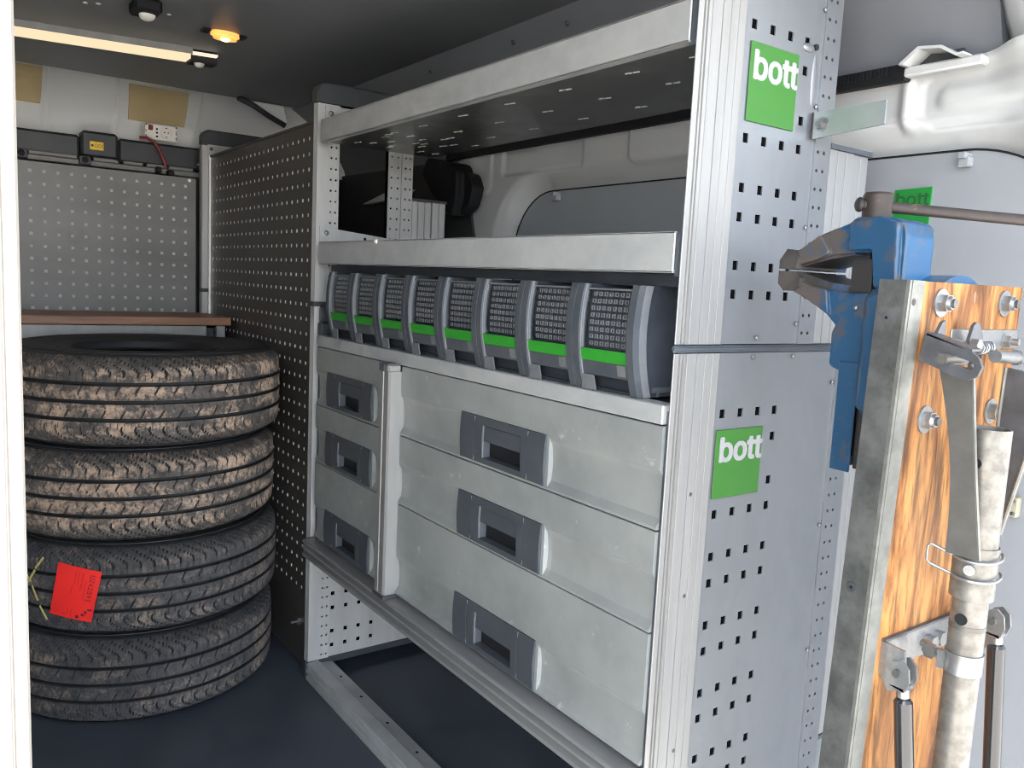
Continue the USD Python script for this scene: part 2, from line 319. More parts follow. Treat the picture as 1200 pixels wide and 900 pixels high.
def _def(p, v, f, n, mat):
    m = UsdGeom.Mesh.Define(stage, p)
    m.CreatePointsAttr(usdkit.Vt.Vec3fArray.FromNumpy(v.astype(np.float32)))
    m.CreateFaceVertexCountsAttr(usdkit.Vt.IntArray.FromNumpy(np.full(len(f), 3, np.int32)))
    m.CreateFaceVertexIndicesAttr(usdkit.Vt.IntArray.FromNumpy(f.astype(np.int32).ravel()))
    m.CreateSubdivisionSchemeAttr("none")
    if n is not None:
        m.CreateNormalsAttr(usdkit.Vt.Vec3fArray.FromNumpy(n.astype(np.float32))); m.SetNormalsInterpolation("vertex")
    if MUD is not None:
        UsdGeom.PrimvarsAPI(m).CreatePrimvar("mud", Sdf.ValueTypeNames.FloatArray, "vertex").Set(usdkit.Vt.FloatArray.FromNumpy(MUD(v).astype(np.float32)))
    UsdShade.MaterialBindingAPI.Apply(m.GetPrim()).Bind(mat)
locs['/World'] = np.zeros(3)
def struct(name, mesh, mat, smooth=30, label=None):
    p = obj('/World', name, mesh, mat, smooth); meta(stage.GetPrimAtPath(p), label, None, None, 'structure'); return p
def single(name, mesh, mat, label, category, smooth=30, group=None):
    p = obj('/World', name, mesh, mat, smooth); meta(stage.GetPrimAtPath(p), label, category, group); return p
def copy(src, loc, label):
    name = src.split('/')[-1]; p = numbered('/World', name)
    x = UsdGeom.Xform.Define(stage, p); was = stage.GetPrimAtPath(src).GetCustomData()
    x.GetPrim().GetReferences().AddInternalReference(src)
    x.GetPrim().GetAttribute('xformOp:translate').Set(Gf.Vec3d(*map(float, loc)))
    meta(x.GetPrim(), label, was['category'], was.get('group')); x.GetPrim().SetInstanceable(True); return p

XL, XR = -1.985, -0.744         # outer faces of the rack's two side frames
FY = .80                        # front plane of the rack
CEIL = 1.66
# ================================================================ SETTING
struct('floor', bx(-3.3, -.36, -.62, 1.32, -.04, 0), 'floor', label='dark rubber covered van floor')
struct('ceiling', bx(-3.03, -.30, -.62, 1.19, CEIL, CEIL+.03), 'ceiling', label='dark grey van ceiling panel')
struct('ground', bx(-40, 60, -50, 50, -.70, -.62), 'concrete', label='pale paved ground behind the van')
# roof skin, left wall, cab end: they close the van off
struct('roof', bx(-3.6, -.30, -.7, 1.4, CEIL+.06, CEIL+.10), 'white_paint', label='van roof skin')
struct('wall_left', bx(-3.6, -.30, -.68, -.62, -.04, CEIL+.06), 'wall_left_white', label='left side wall of the van')

# right wall: pressed white steel side with a long rounded opening, as one height field
def sdf_rr(x, z, x0, x1, z0, z1, r):
    cx, cz, hx, hz = (x0+x1)/2, (z0+z1)/2, (x1-x0)/2-r, (z1-z0)/2-r
    qx, qz = np.abs(x-cx)-hx, np.abs(z-cz)-hz
    return np.hypot(np.maximum(qx, 0), np.maximum(qz, 0)) + np.minimum(np.maximum(qx, qz), 0) - r
def sst(a, b, t):
    t = np.clip((t-a)/(b-a), 0, 1); return t*t*(3-2*t)
xs = np.unique(np.concatenate([np.arange(-2.10, -.33, .0055)])); zs = np.concatenate([np.arange(0, .9, .05), np.arange(.9, 1.424, .004)])
X, Z = np.meshgrid(xs, zs, indexing='ij')
d = np.where(X < -1.2, sdf_rr(X, Z, -1.835, -.40, -.35, 1.2965, .160), sdf_rr(X, Z, -1.835, -.452, -.35, 1.2965, .205))
Y = 1.27 + .075*(1-sst(-.020, .055, d))
for (a, b, z0, z1, r, dep) in ((-1.845, -1.522, 1.340, 1.408, .014, .007), (-1.36, -.90, 1.330, 1.46, .016, -.007), (-2.06, -1.895, 1.30, 1.46, .02, -.004), (-.712, -.40, 1.328, 1.402, .018, .005)):
    Y += dep*(1-sst(-.0025, .0045, sdf_rr(X, Z, a, b, z0, z1, r)))
Y -= .010*(1-sst(.0, .016, np.abs(X+.735)))*sst(1.318, 1.335, Z)*(1-sst(1.395, 1.41, Z))          # upright pressed ridge by the bracket
Y -= .008*(1-sst(-.012, .004, sdf_rr(X, Z, -.690, -.33, 1.350, 1.388, .018)))                    # long embossed swage
Y -= .045*sst(-.625, -.55, X)*sst(1.34, 1.44, Z) + .022*sst(-.60, -.50, X)*sst(1.20, 1.38, Z)       # rear pillar swelling inwards
Y -= .012*sst(1.395, 1.415, Z)
wall = gridmesh(np.stack([X, Y, Z], -1))
struct('wall_right', wall, 'white_paint', smooth=True, label='white pressed steel side of the van with a long rounded recess')
WR = '/World/wall_right'
obj(WR, 'outer_skin', bx(-3.6, -.33, 1.36, 1.40, -.04, CEIL+.06), 'white_paint')
# dark trimmed part of the same wall, towards the cab
obj(WR, 'cab_pillar_trim', ext([(-3.3, 0), (-2.02, 0), (-1.955, .5), (-1.955, 1.16), (-2.0, 1.30), (-2.10, 1.40), (-3.3, 1.42)], 'y', 1.262, 1.355), 'dark_plastic', label='black trim of the cab pillar')
op = rrect(-1.832, -.30, -.9, 1.2945, .158, 16).union(rrect(-1.5, -.30, -.455, 1.2945, .203, 20))
obj(WR, 'panel_seam', ext(op.buffer(.0022).difference(op.buffer(-.001)).intersection(sbox(-3, .0, 0, 2)), 'y', 1.3105, 1.3125), 'black', label='dark gap round the grey panel')
obj(WR, 'inset_panel', ext(op.intersection(sbox(-3, .0, 0, 2)), 'y', 1.312, 1.322), 'wall_panel', label='flat light grey panel set in the recess of the van side')
# upper lining: leans in to the ceiling
lin = np.array([[1.275, 1.405], [1.272, 1.43], [1.245, 1.50], [1.205, 1.58], [1.155, 1.665], [1.20, 1.67], [1.34, 1.42]])
obj(WR, 'upper_lining', ext(lin, 'x', -3.10, -.602), 'lining', label='grey upper side lining between steel beam and ceiling')
for x, yz in ((-1.684, None), (-1.481, None), (-2.079, None), (-1.25, None), (-1.02, None)):
    obj(WR, 'screw', screwhead((x, 1.172, 1.628), (0, -.85, -.5), .006, .003), 'dark_zinc')
# rear pillar
pil = []
for z, y, x0 in ((0, 1.245, -.44), (.9, 1.245, -.44), (1.15, 1.24, -.46), (1.28, 1.235, -.50), (1.36, 1.225, -.545), (1.42, 1.21, -.585), (1.46, 1.195, -.596), (1.50, 1.175, -.60), (1.66, 1.09, -.60), (1.72, 1.05, -.60)):
    pil.append([[x0-.004, 1.36, z], [x0-.004, y+.075, z], [x0+.012, y+.045, z], [x0+.04, y+.016, z], [x0+.08, y, z], [x0+.25, y-.03, z], [x0+.32, 1.36, z]])
obj(WR, 'rear_pillar', gridmesh(np.array(pil)), 'white_paint', smooth=40, label='white rear door pillar of the van')
# cab end: curved headliner
v_ = np.linspace(0, 1, 40); yy_ = np.concatenate([np.arange(-.62, 1.0, .006), np.linspace(1.0, 1.3, 24)])
U, V = np.meshgrid(yy_, v_, indexing='ij')
HX = -3.075 - .30*V**1.7 + .0*U; HZ = 1.40 + .40*V
HX += -.16*sst(1.02, 1.30, U)*0 + .22*sst(.98, 1.28, U)
groove = 0
for yb, yt in ((.338, .372), (.528, .585), (-.05, -.03), (.06, .075)):
    groove = groove + np.exp(-((U-(yb+(yt-yb)*(V*1.6)))/.006)**2)
gx = .775 + .10*(V*1.5); groove = groove + np.exp(-((U-gx)/.006)**2)*(V > .23)
HX -= .010*groove
struct('wall_front', gridmesh(np.stack([HX, U, HZ], -1)), 'headliner', smooth=True, label='curved grey headliner above the cab bulkhead')
obj('/World/wall_front', 'cab_end', bx(-3.60, -3.40, -.68, 1.36, -.04, CEIL+.06), 'dark_plastic', label='dark cab end of the van')
obj('/World/wall_front', 'bulkhead', bx(-3.09, -3.06, -.62, 1.30, 0, 1.41), 'dark_plastic', label='dark lower bulkhead')
def hx_at(v): return -3.075-.30*v**1.7
def patch(y0b, y0t, y1b, y1t, vb, vt):
    P = []
    for v in np.linspace(vb, vt, 10):
        t = (v-vb)/(vt-vb); a = y0b+(y0t-y0b)*t; b = y1b+(y1t-y1b)*t
        P.append([[hx_at(v)+.012, y, 1.40+.40*v] for y in np.linspace(a, b, 6)])
    P = np.array(P); B = P.copy(); B[..., 0] -= .011
    m = cat(gridmesh(P), gridmesh(B[:, ::-1]))
    rim = np.concatenate([P[0], P[1:, -1], P[-1, ::-1][1:], P[1:-1, 0][::-1]]); rb = rim.copy(); rb[:, 0] -= .011
    return cat(m, gridmesh(np.stack([rim, rb]), closed_v=True))

# ================================================================ THINGS AT THE CAB END
single('foam_pad', patch(.598, .625, .780, .825, .37, .72), 'tan_foam', 'tan rectangular pad stuck on the headliner above the white socket plate', 'pad', smooth=False)
single('foam_pad', patch(.170, .18, .338, .360, .40, .74), 'tan_foam', 'tan rectangular pad on the headliner at the left edge, cut off by the door post', 'pad', smooth=False)
t = thing('bulkhead_trim', 'black plastic trim strip along the bulkhead with a row of clip slots', 'trim strip', (-3.04, .35, 1.38))
obj(t, 'cover', bx(-3.06, -3.022, -.62, .435, 1.388, 1.462, .008), 'dark_plastic')
obj(t, 'cover', bx(-3.06, -3.022, .548, 1.02, 1.392, 1.468, .008), 'dark_plastic')
obj(t, 'clip_cover', bx(-3.06, -3.012, .437, .546, 1.396, 1.478, .008), 'dark_plastic')
obj(t, 'warning_sticker', bx(-3.013, -3.0105, .462, .503, 1.420, 1.446, .001), 'yellow', label='small yellow warning sticker')
tx = meshkit.text_mesh("000", .012, .0006); tx.vertices = np.stack([np.full(len(tx.vertices), -3.0102)+tx.vertices[:, 2], .4755+tx.vertices[:, 0], 1.427+tx.vertices[:, 1]], 1)
obj(t, 'warning_sign', cat(tx, ext(Point(.4695, 1.433).buffer(.004), 'x', -3.0108, -3.010)), 'dark_plastic', smooth=False)
obj(t, 'ledge', bx(-3.055, -3.0, -.62, 1.0, 1.366, 1.384, .003), 'bench_steel')
for y0, y1 in ((-.1, .248), (.29, .425), (.47, .545), (.56, .62), (.63, .69), (.70, .78)):
    obj(t, 'clip_rail', bx(-3.03, -3.003, y0, y1, 1.384, 1.396, .002), 'bench_steel')
for y0 in (.252, .428): 
    obj(t, 'clip', cat(bx(-3.03, -2.992, y0, y0+.035, 1.368, 1.396, .003)), 'dark_plastic')
    obj(t, 'clip_screw', screwhead((-2.991, y0+.0175, 1.383), (1, 0, 0), .010, .003), 'black')

t = thing('power_socket', 'white socket plate with red switch mounted on the black bulkhead trim', 'power socket', (-3.03, .68, 1.50))
SX = -3.020
obj(t, 'plate', bx(SX-.01, SX, .629, .734, 1.478, 1.53, .003), 'white_plastic')
obj(t, 'socket_rim', annulus((SX, .697, 1.505), (1, 0, 0), .0165, .020, .003), 'white_plastic')
obj(t, 'socket_face', cyl((SX, .697, 1.505), (SX+.0006, .697, 1.505), .0165, 24), 'white_plastic')
for dy in (-.006, .006): obj(t, 'socket_hole', cyl((SX, .697+dy, 1.505), (SX+.0012, .697+dy, 1.505), .0024, 10), 'black')
for dz in (-.015, .015): obj(t, 'earth_clip', bx(SX, SX+.0015, .694, .700, 1.505+dz-.002, 1.505+dz+.002), 'dark_zinc')
obj(t, 'switch', bx(SX, SX+.006, .640, .654, 1.507, 1.524, .002), 'red_plastic')
for z in (1.489, 1.501, 1.513): obj(t, 'button', cyl((SX, .667, z), (SX+.003, .667, z), .0032, 12), 'black')
for y, z in ((.634, 1.525), (.729, 1.525)): obj(t, 'screw', screwhead((SX, y, z), (1, 0, 0), .003, .0015), 'dark_zinc')
for y, z0, z1 in ((.633, 1.500, 1.509), (.633, 1.483, 1.492), (.728, 1.500, 1.513), (.728, 1.483, 1.494)): obj(t, 'marking', bx(SX, SX+.0005, y-.0012, y+.0012, z0, z1), 'black', smooth=False)
cab = [(-3.015, .612, 1.478), (-3.005, .632, 1.479), (-2.998, .652, 1.468), (-2.993, .667, 1.446), (-2.990, .676, 1.424), (-2.989, .686, 1.400), (-2.992, .690, 1.385)]
single('power_cable', tubepath(np.array([np.interp(np.linspace(0, 6, 40), range(7), np.array(cab)[:, k]) for k in range(3)]).T, .0048, 10), 'red_cable', 'dark red cable hanging from the white socket plate down behind the bench panel', 'cable')
single('connector', cat(bx(-3.0, -2.975, .655, .672, 1.366, 1.386, .003), bx(-2.998, -2.972, .69, .712, 1.36, 1.378, .004)), 'black', 'small black connector at the end of the red cable', 'connector')

# work bench: perforated back panel, worktop, fascia, right end frame, front panel
t = thing('workbench', 'workbench across the cab end with brown wooden top and perforated grey back panel', 'workbench', (-2.8, .2, 0))
back, rim = perf(-.60, .778, .90, 1.358, .7445-.038*np.arange(35), 1.330-.038*np.arange(12), .0048, .0048, .0025)
obj(t, 'back_panel', remap(back, 'x', -2.965), 'bench_steel', smooth=False)
obj(t, 'hole_edges', remap(rim, 'x', -2.965), 'hole_rim_lit', smooth=False, kind='stuff')
obj(t, 'backing', bx(-2.990, -2.9665, -.60, .778, .88, 1.352), 'backing')
obj(t, 'worktop', bx(-2.923, -2.648, -.60, .804, .882, .9065, .002), 'wood_top')
obj(t, 'fascia', bx(-2.69, -2.67, -.60, .735, .835, .880, .002), 'alu_warm')
obj(t, 'fascia_end', bx(-2.68, -2.66, .762, .79, .83, .880, .002), 'alu_warm')
obj(t, 'carcass', bx(-2.92, -2.70, -.60, .79, .02, .87), 'dark_plastic')
obj(t, 'screw', screwhead((-2.962, .757, 1.350), (1, 0, 0), .006), 'bright_edge')

t = thing('bench_end_frame', 'pale aluminium frame at the bulkhead beside the bench back panel with a black end cap', 'frame', (-2.93, .80, 0))
obj(t, 'front_post', cat(bx(-2.955, -2.925, .787, .811, .0, 1.470, .003), bx(-2.955, -2.935, .811, 1.1, .0, 1.41)), 'alu_lit')
obj(t, 'corner_bracket', ext([(.805, 1.472), (.90, 1.472), (.90, 1.455), (.805, 1.425)], 'x', -2.926, -2.9228), 'alu_lit')
obj(t, 'corner_screw', screwhead((-2.9235, .818, 1.458), (1, 0, 0), .006), 'dark_zinc')
def endcap(x0, x1, y0, y1):
    return ext(Polygon([(y0, 1.472), (y0, 1.500), (y0+.006, 1.512), (y0+.02, 1.520), (y1, 1.520), (y1, 1.472)]), 'x', x0, x1)
obj(t, 'end_cap', endcap(-2.957, -2.927, .787, 1.14), 'dark_plastic')
obj(t, 'cap_rim', tubepath([(-2.927, .790, 1.472), (-2.927, .790, 1.50), (-2.927, .796, 1.512), (-2.927, .808, 1.518), (-2.927, 1.12, 1.518)], .0025, 6), 'dark_plastic')
obj(t, 'joint_strip', bx(-2.957, -2.924, .785, .813, .978, .990), 'dark_plastic')
obj(t, 'bolt', screwhead((-2.953, .783, 1.405), (0, -1, 0), .006, .005), 'zinc')

t = thing('perforated_panel', 'large dark perforated steel panel standing behind the tyre stack', 'panel', (-2.45, .815, 0))
pan, rim = perf(-2.918, -1.994, .004, 1.434, -2.884+.038*np.arange(23.0), 1.396-.038*np.arange(32), .0042, .0042, .003)
obj(t, 'sheet', remap(pan, 'y', .815), 'dark_steel', smooth=False)
obj(t, 'hole_edges', remap(rim, 'y', .815), 'hole_rim_lit', smooth=False, kind='stuff')  # pale hole walls carry the light seen at the holes as colour
obj(t, 'top_lip', bx(-2.918, -1.994, .811, .816, 1.43, 1.436), 'dark_steel')
obj(t, 'side_lip', bx(-2.922, -2.916, .809, .818, .01, 1.434), 'bright_edge')
obj(t, 'bolt', cat(hexnut((-2.058, .815, .12), (0, -1, 0), .010, .008), cyl((-2.058, .81, .12), (-2.058, .79, .12), .004, 10)), 'zinc')
obj(t, 'bolt', cat(hexnut((-2.30, .815, .20), (0, -1, 0), .010, .008), cyl((-2.30, .81, .20), (-2.30, .80, .20), .004, 10)), 'zinc')
# metal back and side of that rack bay: what shows pale through the holes
single('bay_liner', bx(-2.92, -2.0, .835, .84, .01, 1.42), 'backing', 'pale steel liner showing through the holes of the dark perforated panel', 'liner')

# ================================================================ RACK
# left side frame
t = thing('side_frame', 'left side frame of the rack, pale perforated posts with an open upper half', 'frame', (XL, .80, 0))
smz = lambda z0, z1: np.arange(z0, z1, .0262)
def post(y0, y1, z0, z1, cols, r=.0026):
    return ext(drilled(sbox(y0, z0, y1, z1), [(c, z) for c in cols for z in smz(z0+.012, z1-.008)], r), 'x', -1.963, -1.960)
for z0, z1 in ((.046, .978), (.990, 1.470)):
    obj(t, 'front_post', cat(post(.80, .858, z0, z1, (.837, .850)), ext([(XL, .80), (-1.99+.012, .797), (-1.968, .80), (-1.962, .803), (-1.962, .811), (XL, .812)], 'z', z0-.04, z1)), 'alu_lit')
    obj(t, 'post_edge', bx(-1.992, -1.986, .803, .813, z0-.045, z1), 'bright_edge')
    obj(t, 'post_groove', bx(-1.986, -1.9815, .7985, .80, z0-.045, z1), 'dark_plastic')
    obj(t, 'post_backing', bx(XL, -1.966, .812, .862, z0, z1), 'hole_shade')  # dark sheet painted as the shade behind the post holes
rp = cat(ext(drilled(sbox(.994, .99, 1.030, 1.47), [(c, z) for c in (1.003, 1.021) for z in smz(1.0, 1.46)], .0026), 'x', -1.963, -1.960), bx(-1.982, -1.963, 1.028, 1.033, .99, 1.47),
         ext(drilled(sbox(1.030, .99, 1.062, 1.47), [(c, z) for c in (1.041, 1.054) for z in smz(1.0, 1.46)], .0026), 'x', -1.958, -1.955))
obj(t, 'rear_post', rp, 'alu_lit')
obj(t, 'post_backing', bx(-1.983, -1.966, .996, 1.062, .99, 1.47), 'hole_shade')
cvs = [z for b in (.077, .181, .285, .389, .493, .597, .701, .805) for z in (b, b+.039)]
sh, rim = perf(.860, 1.21, .046, .975, np.array([.868, .906, .944, .982]), np.array(cvs), .0052, .0052, .002)
obj(t, 'lower_sheet', remap(sh, 'x', -1.966), 'alu_lit', smooth=False)
obj(t, 'sheet_backing', bx(-1.985, -1.975, .862, 1.21, .046, .975), 'hole_shade')
ribs = cat(*[bx(-1.972, -1.960, 1.064+.0205*k, 1.064+.0205*k+.0195, .99, 1.262, .002) for k in range(5)])
for k in range(5): obj(t, 'rib', bx(-1.975, -1.960+(.004 if k > 2 else 0), 1.0645+.0205*k, 1.0645+.0205*k+.019, .99, 1.262, .002), 'alu_lit')
obj(t, 'rib_cap', bx(-1.977, -1.957, 1.062, 1.17, 1.262, 1.268), 'dark_plastic')
obj(t, 'corner_bracket', ext([(.818, 1.466), (.93, 1.466), (.93, 1.44), (.818, 1.40)], 'x', -1.960, -1.957), 'alu_lit')
obj(t, 'corner_screw', screwhead((-1.956, .833, 1.448), (1, 0, 0), .0065, .004), 'zinc')
obj(t, 'shelf_bracket', ext([(.808, 1.175), (1.08, 1.150), (1.08, 1.10), (.808, 1.10)], 'x', -1.958, -1.955), 'alu_lit')
obj(t, 'bracket_screw', screwhead((-1.954, .826, 1.160), (1, 0, 0), .006, .004), 'zinc')
obj(t, 'bracket_screw', screwhead((-1.954, .995, 1.13), (1, 0, 0), .006, .004), 'zinc')
obj(t, 'bracket_hole', cyl((-1.9555, .93, 1.152), (-1.9545, .93, 1.152), .004, 10), 'black')
obj(t, 'end_cap', endcap(-1.990, -1.960, .797, 1.12), 'dark_plastic')
obj(t, 'cap_rim', tubepath([(-1.960, .800, 1.472), (-1.960, .800, 1.50), (-1.960, .806, 1.512), (-1.960, .818, 1.518), (-1.960, 1.12, 1.518)], .0025, 6), 'dark_plastic')
obj(t, 'joint_strip', bx(-1.992, -1.958, .796, .86, .978, .990), 'dark_plastic')
obj(t, 'joint_strip', cat(bx(-1.99, -1.96, .80, 1.2, .03, .046), bx(-1.99, -1.962, .795, .86, .0, .046)), 'dark_plastic')

# right end panel
t = thing('end_panel', 'tall perforated aluminium end panel with two green square stickers', 'end panel', (XR, .80, 0))
prof = [(XR-.0045, .83), (XR-.0045, .803), (XR-.004, .7995), (XR-.003, .7978), (XR-.0025, .7992), (XR-.0018, .7992), (XR-.0014, .7972), (XR-.0006, .798), (XR, .8005), (XR, .8045), (XR-.0022, .8052), (XR-.0022, .8078), (XR, .8085), (XR, .8105), (XR-.0022, .8112), (XR-.0022, .8138), (XR, .8145), (XR+.0006, .8195), (XR-.0015, .8205), (XR-.0015, .8215), (XR, .8225),
        (XR, .8395), (XR-.0015, .8402), (XR-.0015, .8408), (XR, .8415), (XR, .8555), (XR-.0012, .8562), (XR-.0012, .8568), (XR, .8575), (XR, .8705), (XR-.0012, .8712), (XR-.0012, .8718), (XR, .8725), (XR, .885), (XR-.002, .888), (XR-.0045, .888)]
def pmesh(z0, z1): return ext(prof, 'z', z0, z1)
obj(t, 'corner_profile', pmesh(.0, .978), 'alu_warm', smooth=20)
obj(t, 'corner_profile', pmesh(.9905, 1.535), 'alu_warm', smooth=20)
SXx = XR-.0045
cols = .9055+.0385*np.arange(4)
up = [1.413, 1.374, 1.306, 1.267, 1.202, 1.163, 1.098, 1.059]
def skip_up(u, v): return u < 1.01 and (abs(v-1.374) < .01 or abs(v-1.306) < .01)
s1, r1 = perf(.886, 1.056, .9905, 1.535, cols, np.array(up), .0052, .0062, .002, skip_up)
obj(t, 'upper_sheet', remap(s1, 'x', SXx), 'alu_sheet', smooth=False); obj(t, 'hole_edges', remap(r1, 'x', SXx), 'alu_sheet', smooth=False, kind='stuff')
low = [.893, .854, .788, .749, .687, .648, .585, .546, .482, .443, .380, .341, .277, .238, .174, .135]
def skip_lo(u, v): return u < 1.01 and (abs(v-.854) < .01 or abs(v-.788) < .01)
s2, r2 = perf(.886, 1.163, .046, .978, cols-.0025, np.array(low), .0052, .0062, .002, skip_lo)
obj(t, 'lower_sheet', remap(s2, 'x', SXx), 'alu_sheet', smooth=False); obj(t, 'hole_edges', remap(r2, 'x', SXx), 'alu_sheet', smooth=False, kind='stuff')
obj(t, 'inner_sheet', cat(bx(XR-.0080, XR-.0065, .888, 1.055, .0, .978), bx(XR-.0080, XR-.0065, .888, 1.055, .99, 1.535), bx(XR-.0080, XR-.0065, 1.055, 1.20, .05, .978)), 'hole_shade')  # inner skin coloured near black to read as a shaded cavity
def strip(y0, y1, z0, z1, cols): return ext(drilled(sbox(y0, z0, y1, z1), [(c, z) for c in cols for z in np.arange(z0+.016, z1-.008, .0262)], .0027), 'x', XR-.0025, XR)
obj(t, 'rear_strip', strip(1.056, 1.094, .9905, 1.535, (1.064, 1.0785)), 'alu_sheet', smooth=False)
obj(t, 'strip_backing', bx(XR-.008, XR-.005, 1.057, 1.092, .9905, 1.535), 'hole_shade')
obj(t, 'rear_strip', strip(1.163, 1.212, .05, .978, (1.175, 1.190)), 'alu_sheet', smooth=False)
obj(t, 'strip_backing', bx(XR-.008, XR-.005, 1.164, 1.21, .05, .978), 'hole_shade')
for k in range(5): obj(t, 'rib', bx(XR-.014, XR-(.004 if k > 2 else .001), 1.0955+.021*k, 1.0955+.021*k+.0198, .9905, 1.278, .0012), 'rib_pale')
obj(t, 'rib_cap', bx(XR-.016, XR+.001, 1.094, 1.202, 1.278, 1.285), 'divider_strip')
for k in range(2): obj(t, 'rib', bx(XR-.014, XR-.002, 1.2125+.02*k, 1.2125+.02*k+.019, .325, .978, .0012), 'rib_pale')
obj(t, 'rib_cap', bx(XR-.016, XR, 1.212, 1.254, .318, .325), 'divider_strip')
obj(t, 'rear_foot', bx(XR-.012, XR-.004, 1.212, 1.25, .0, .318), 'zinc_plate')
obj(t, 'joint_strip', cat(bx(XR-.0050, XR+.001, .7955, 1.21, .979, .9895, .002), bx(XR-.0050, XR+.0025, .795, 1.21, .9825, .9865, .001)), 'divider_strip')
for y, z in ((.962, .9995), (.958, .972), (1.05, .972), (1.053, 1.463), (1.05, 1.02), (1.051, 1.33), (1.155, .93), (1.158, .70), (1.158, .49), (1.052, 1.16)): obj(t, 'rivet', screwhead((XR, y, z), (1, 0, 0), .0035, .0018), 'zinc')
for y, z in ((.851, .64), (.853, .41), (.848, .785)): obj(t, 'rivet', screwhead((XR, y, z), (1, 0, 0), .003, .001), 'dark_zinc')
# torn dent in the upper sheet
dent = trimesh.creation.icosphere(3, 1); dent.vertices = dent.vertices*[.0026, .013, .006]+[XR-.0018, 1.024, 1.406]
dent2 = trimesh.creation.icosphere(3, 1); dent2.vertices = dent2.vertices*[.0028, .007, .040]+[XR-.0035, 1.043, 1.366]
obj(t, 'dent', cat(dent, dent2), 'alu_sheet', smooth=True)
obj(t, 'dent_tear', cyl((XR-.003, 1.0385, 1.409), (XR+.0016, 1.0385, 1.409), .0042, 10), 'black')
def logo(t, y0, y1, z0, z1, x, mg, ml, h, ty, tz, tw, axis='x'):
    s = obj(t, 'sticker', bx(x, x+.0016, y0, y1, z0, z1, .0004), mg, label='green square sticker')
    m = meshkit.text_mesh("bott", h, .0008, bold=True); v = m.vertices
    m = cat(*[trimesh.Trimesh(v+[a_*h, b_*h, c_], m.faces, process=False) for a_, b_, c_ in ((0, 0, 0), (.03, 0, -.00008), (-.03, 0, -.00016), (0, .02, -.00024), (0, -.02, -.00032))]); v = m.vertices
    b = m.bounds; sc = tw/(b[1, 0]-b[0, 0]); hh = h/ (b[1, 1]-max(b[0, 1], 0))
    m.vertices = np.stack([np.full(len(v), x+.0012)+v[:, 2], ty+(v[:, 0]-b[0, 0])*sc, tz+(v[:, 1]-b[0, 1])*(h/(b[1, 1]-b[0, 1]))], 1)
    obj(s, 'lettering', m, ml, smooth=False)
logo(t, .900, 1.002, 1.289, 1.391, XR-.0015, 'sticker_green', 'sticker_white', .039, .9075, 1.343, .0955)
logo(t, .892, .9925, .7725, .8705, XR-.0015, 'sticker_green', 'sticker_white', .037, .9005, .8235, .0935)

# zinc bar tying the panel to the van side
t = thing('tie_bar', 'flat zinc tie bar bolted from the end panel to the white van wall', 'bar', (-.735, 1.07, 1.31))
obj(t, 'bar', ext([(-.7425, 1.2835), (-.633, 1.2915), (-.633, 1.3225), (-.7425, 1.3205)], 'y', 1.043, 1.047), 'zinc_plate', smooth=False)
obj(t, 'washer', annulus((-.7265, 1.043, 1.3025), (0, -1, 0), .003, .0095, .0015), 'zinc')
obj(t, 'bolt', cat(hexnut((-.7265, 1.0415, 1.3025), (0, -1, 0), .0068, .006), cyl((-.7265, 1.043, 1.3025), (-.7265, 1.0335, 1.3025), .0035, 12)), 'zinc')
obj(t, 'rust_edge', bx(-.7435, -.7415, 1.0415, 1.0485, 1.2835, 1.3205), 'rusty')

# shelves
def shelf(zl, zh, lab, group, depth):
    t = thing('shelf', lab, 'shelf', (-1.35, .80, zl), group)
    x0, x1 = -1.928, -.7585
    lip = cat(bx(x0, x1, .797, .800, zl, zh, .0008), bx(x0, x1, .797, .812, zl, zl+.002), bx(x0, x1, .797, .812, zh-.002, zh))
    obj(t, 'front_lip', lip, 'alu_dull', smooth=False)
    obj(t, 'end_cap', bx(x1, XR-.0050, .8005, .83, zl-.004, zh), 'divider_strip')
    obj(t, 'end_cap', bx(x0-.006, x0, .798, .83, zl, zh), 'alu_dull')
    return t, x0, x1
t, x0, x1 = shelf(1.3715, 1.425, 'upper aluminium shelf under the ceiling with bright strips standing in for light through its slots', 'rack shelves', .3)
slots = [(x, y) for x in (-1.86, -1.70, -1.545, -1.39, -1.235, -1.08, -.925, -.80) for y in (.86, .945, 1.03)]
RS = np.random.default_rng(3); slots += [(RS.uniform(-1.86, -1.6), RS.uniform(.83, 1.08)) for _ in range(14)]
pl = sbox(x0, .80, x1, 1.10)
hol = unary_union([affinity.rotate(rrect(x-.012, y-.0016, x+.012, y+.0016, .0012, 2), 12, origin=(x, y)) for x, y in slots])
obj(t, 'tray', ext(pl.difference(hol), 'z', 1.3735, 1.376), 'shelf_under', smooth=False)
obj(t, 'slot_light', cat(*[cat(*[trimesh.Trimesh(*(lambda m_: (m_.vertices @ np.array([[math.cos(.2), math.sin(.2), 0], [-math.sin(.2), math.cos(.2), 0], [0, 0, 1]])+[x, y, 1.3722], m_.faces))(bx(o-.006, o+.005, -.0012, .0012, 0, .002)), process=False) for o in (-.007, .007)]) for x, y in slots]), 'bright_edge', smooth=False, kind='stuff')  # bright strips stand in for light coming through the slots
def slot_shape(x, y): return affinity.rotate(rrect(x-.010, y-.0012, x+.010, y+.0012, .001, 2), 12, origin=(x, y))
obj(t, 'rear_flange', bx(x0, x1, 1.097, 1.10, 1.3735, 1.41), 'dark_steel')
t, x0, x1 = shelf(1.0825, 1.136, 'lower aluminium shelf directly above the row of storage bins', 'rack shelves', .3)
obj(t, 'tray', bx(x0, x1, .80, 1.11, 1.0845, 1.087), 'alu_dull')
obj(t, 'rear_flange', bx(x0, x1, 1.107, 1.11, 1.0845, 1.12), 'alu_dull')
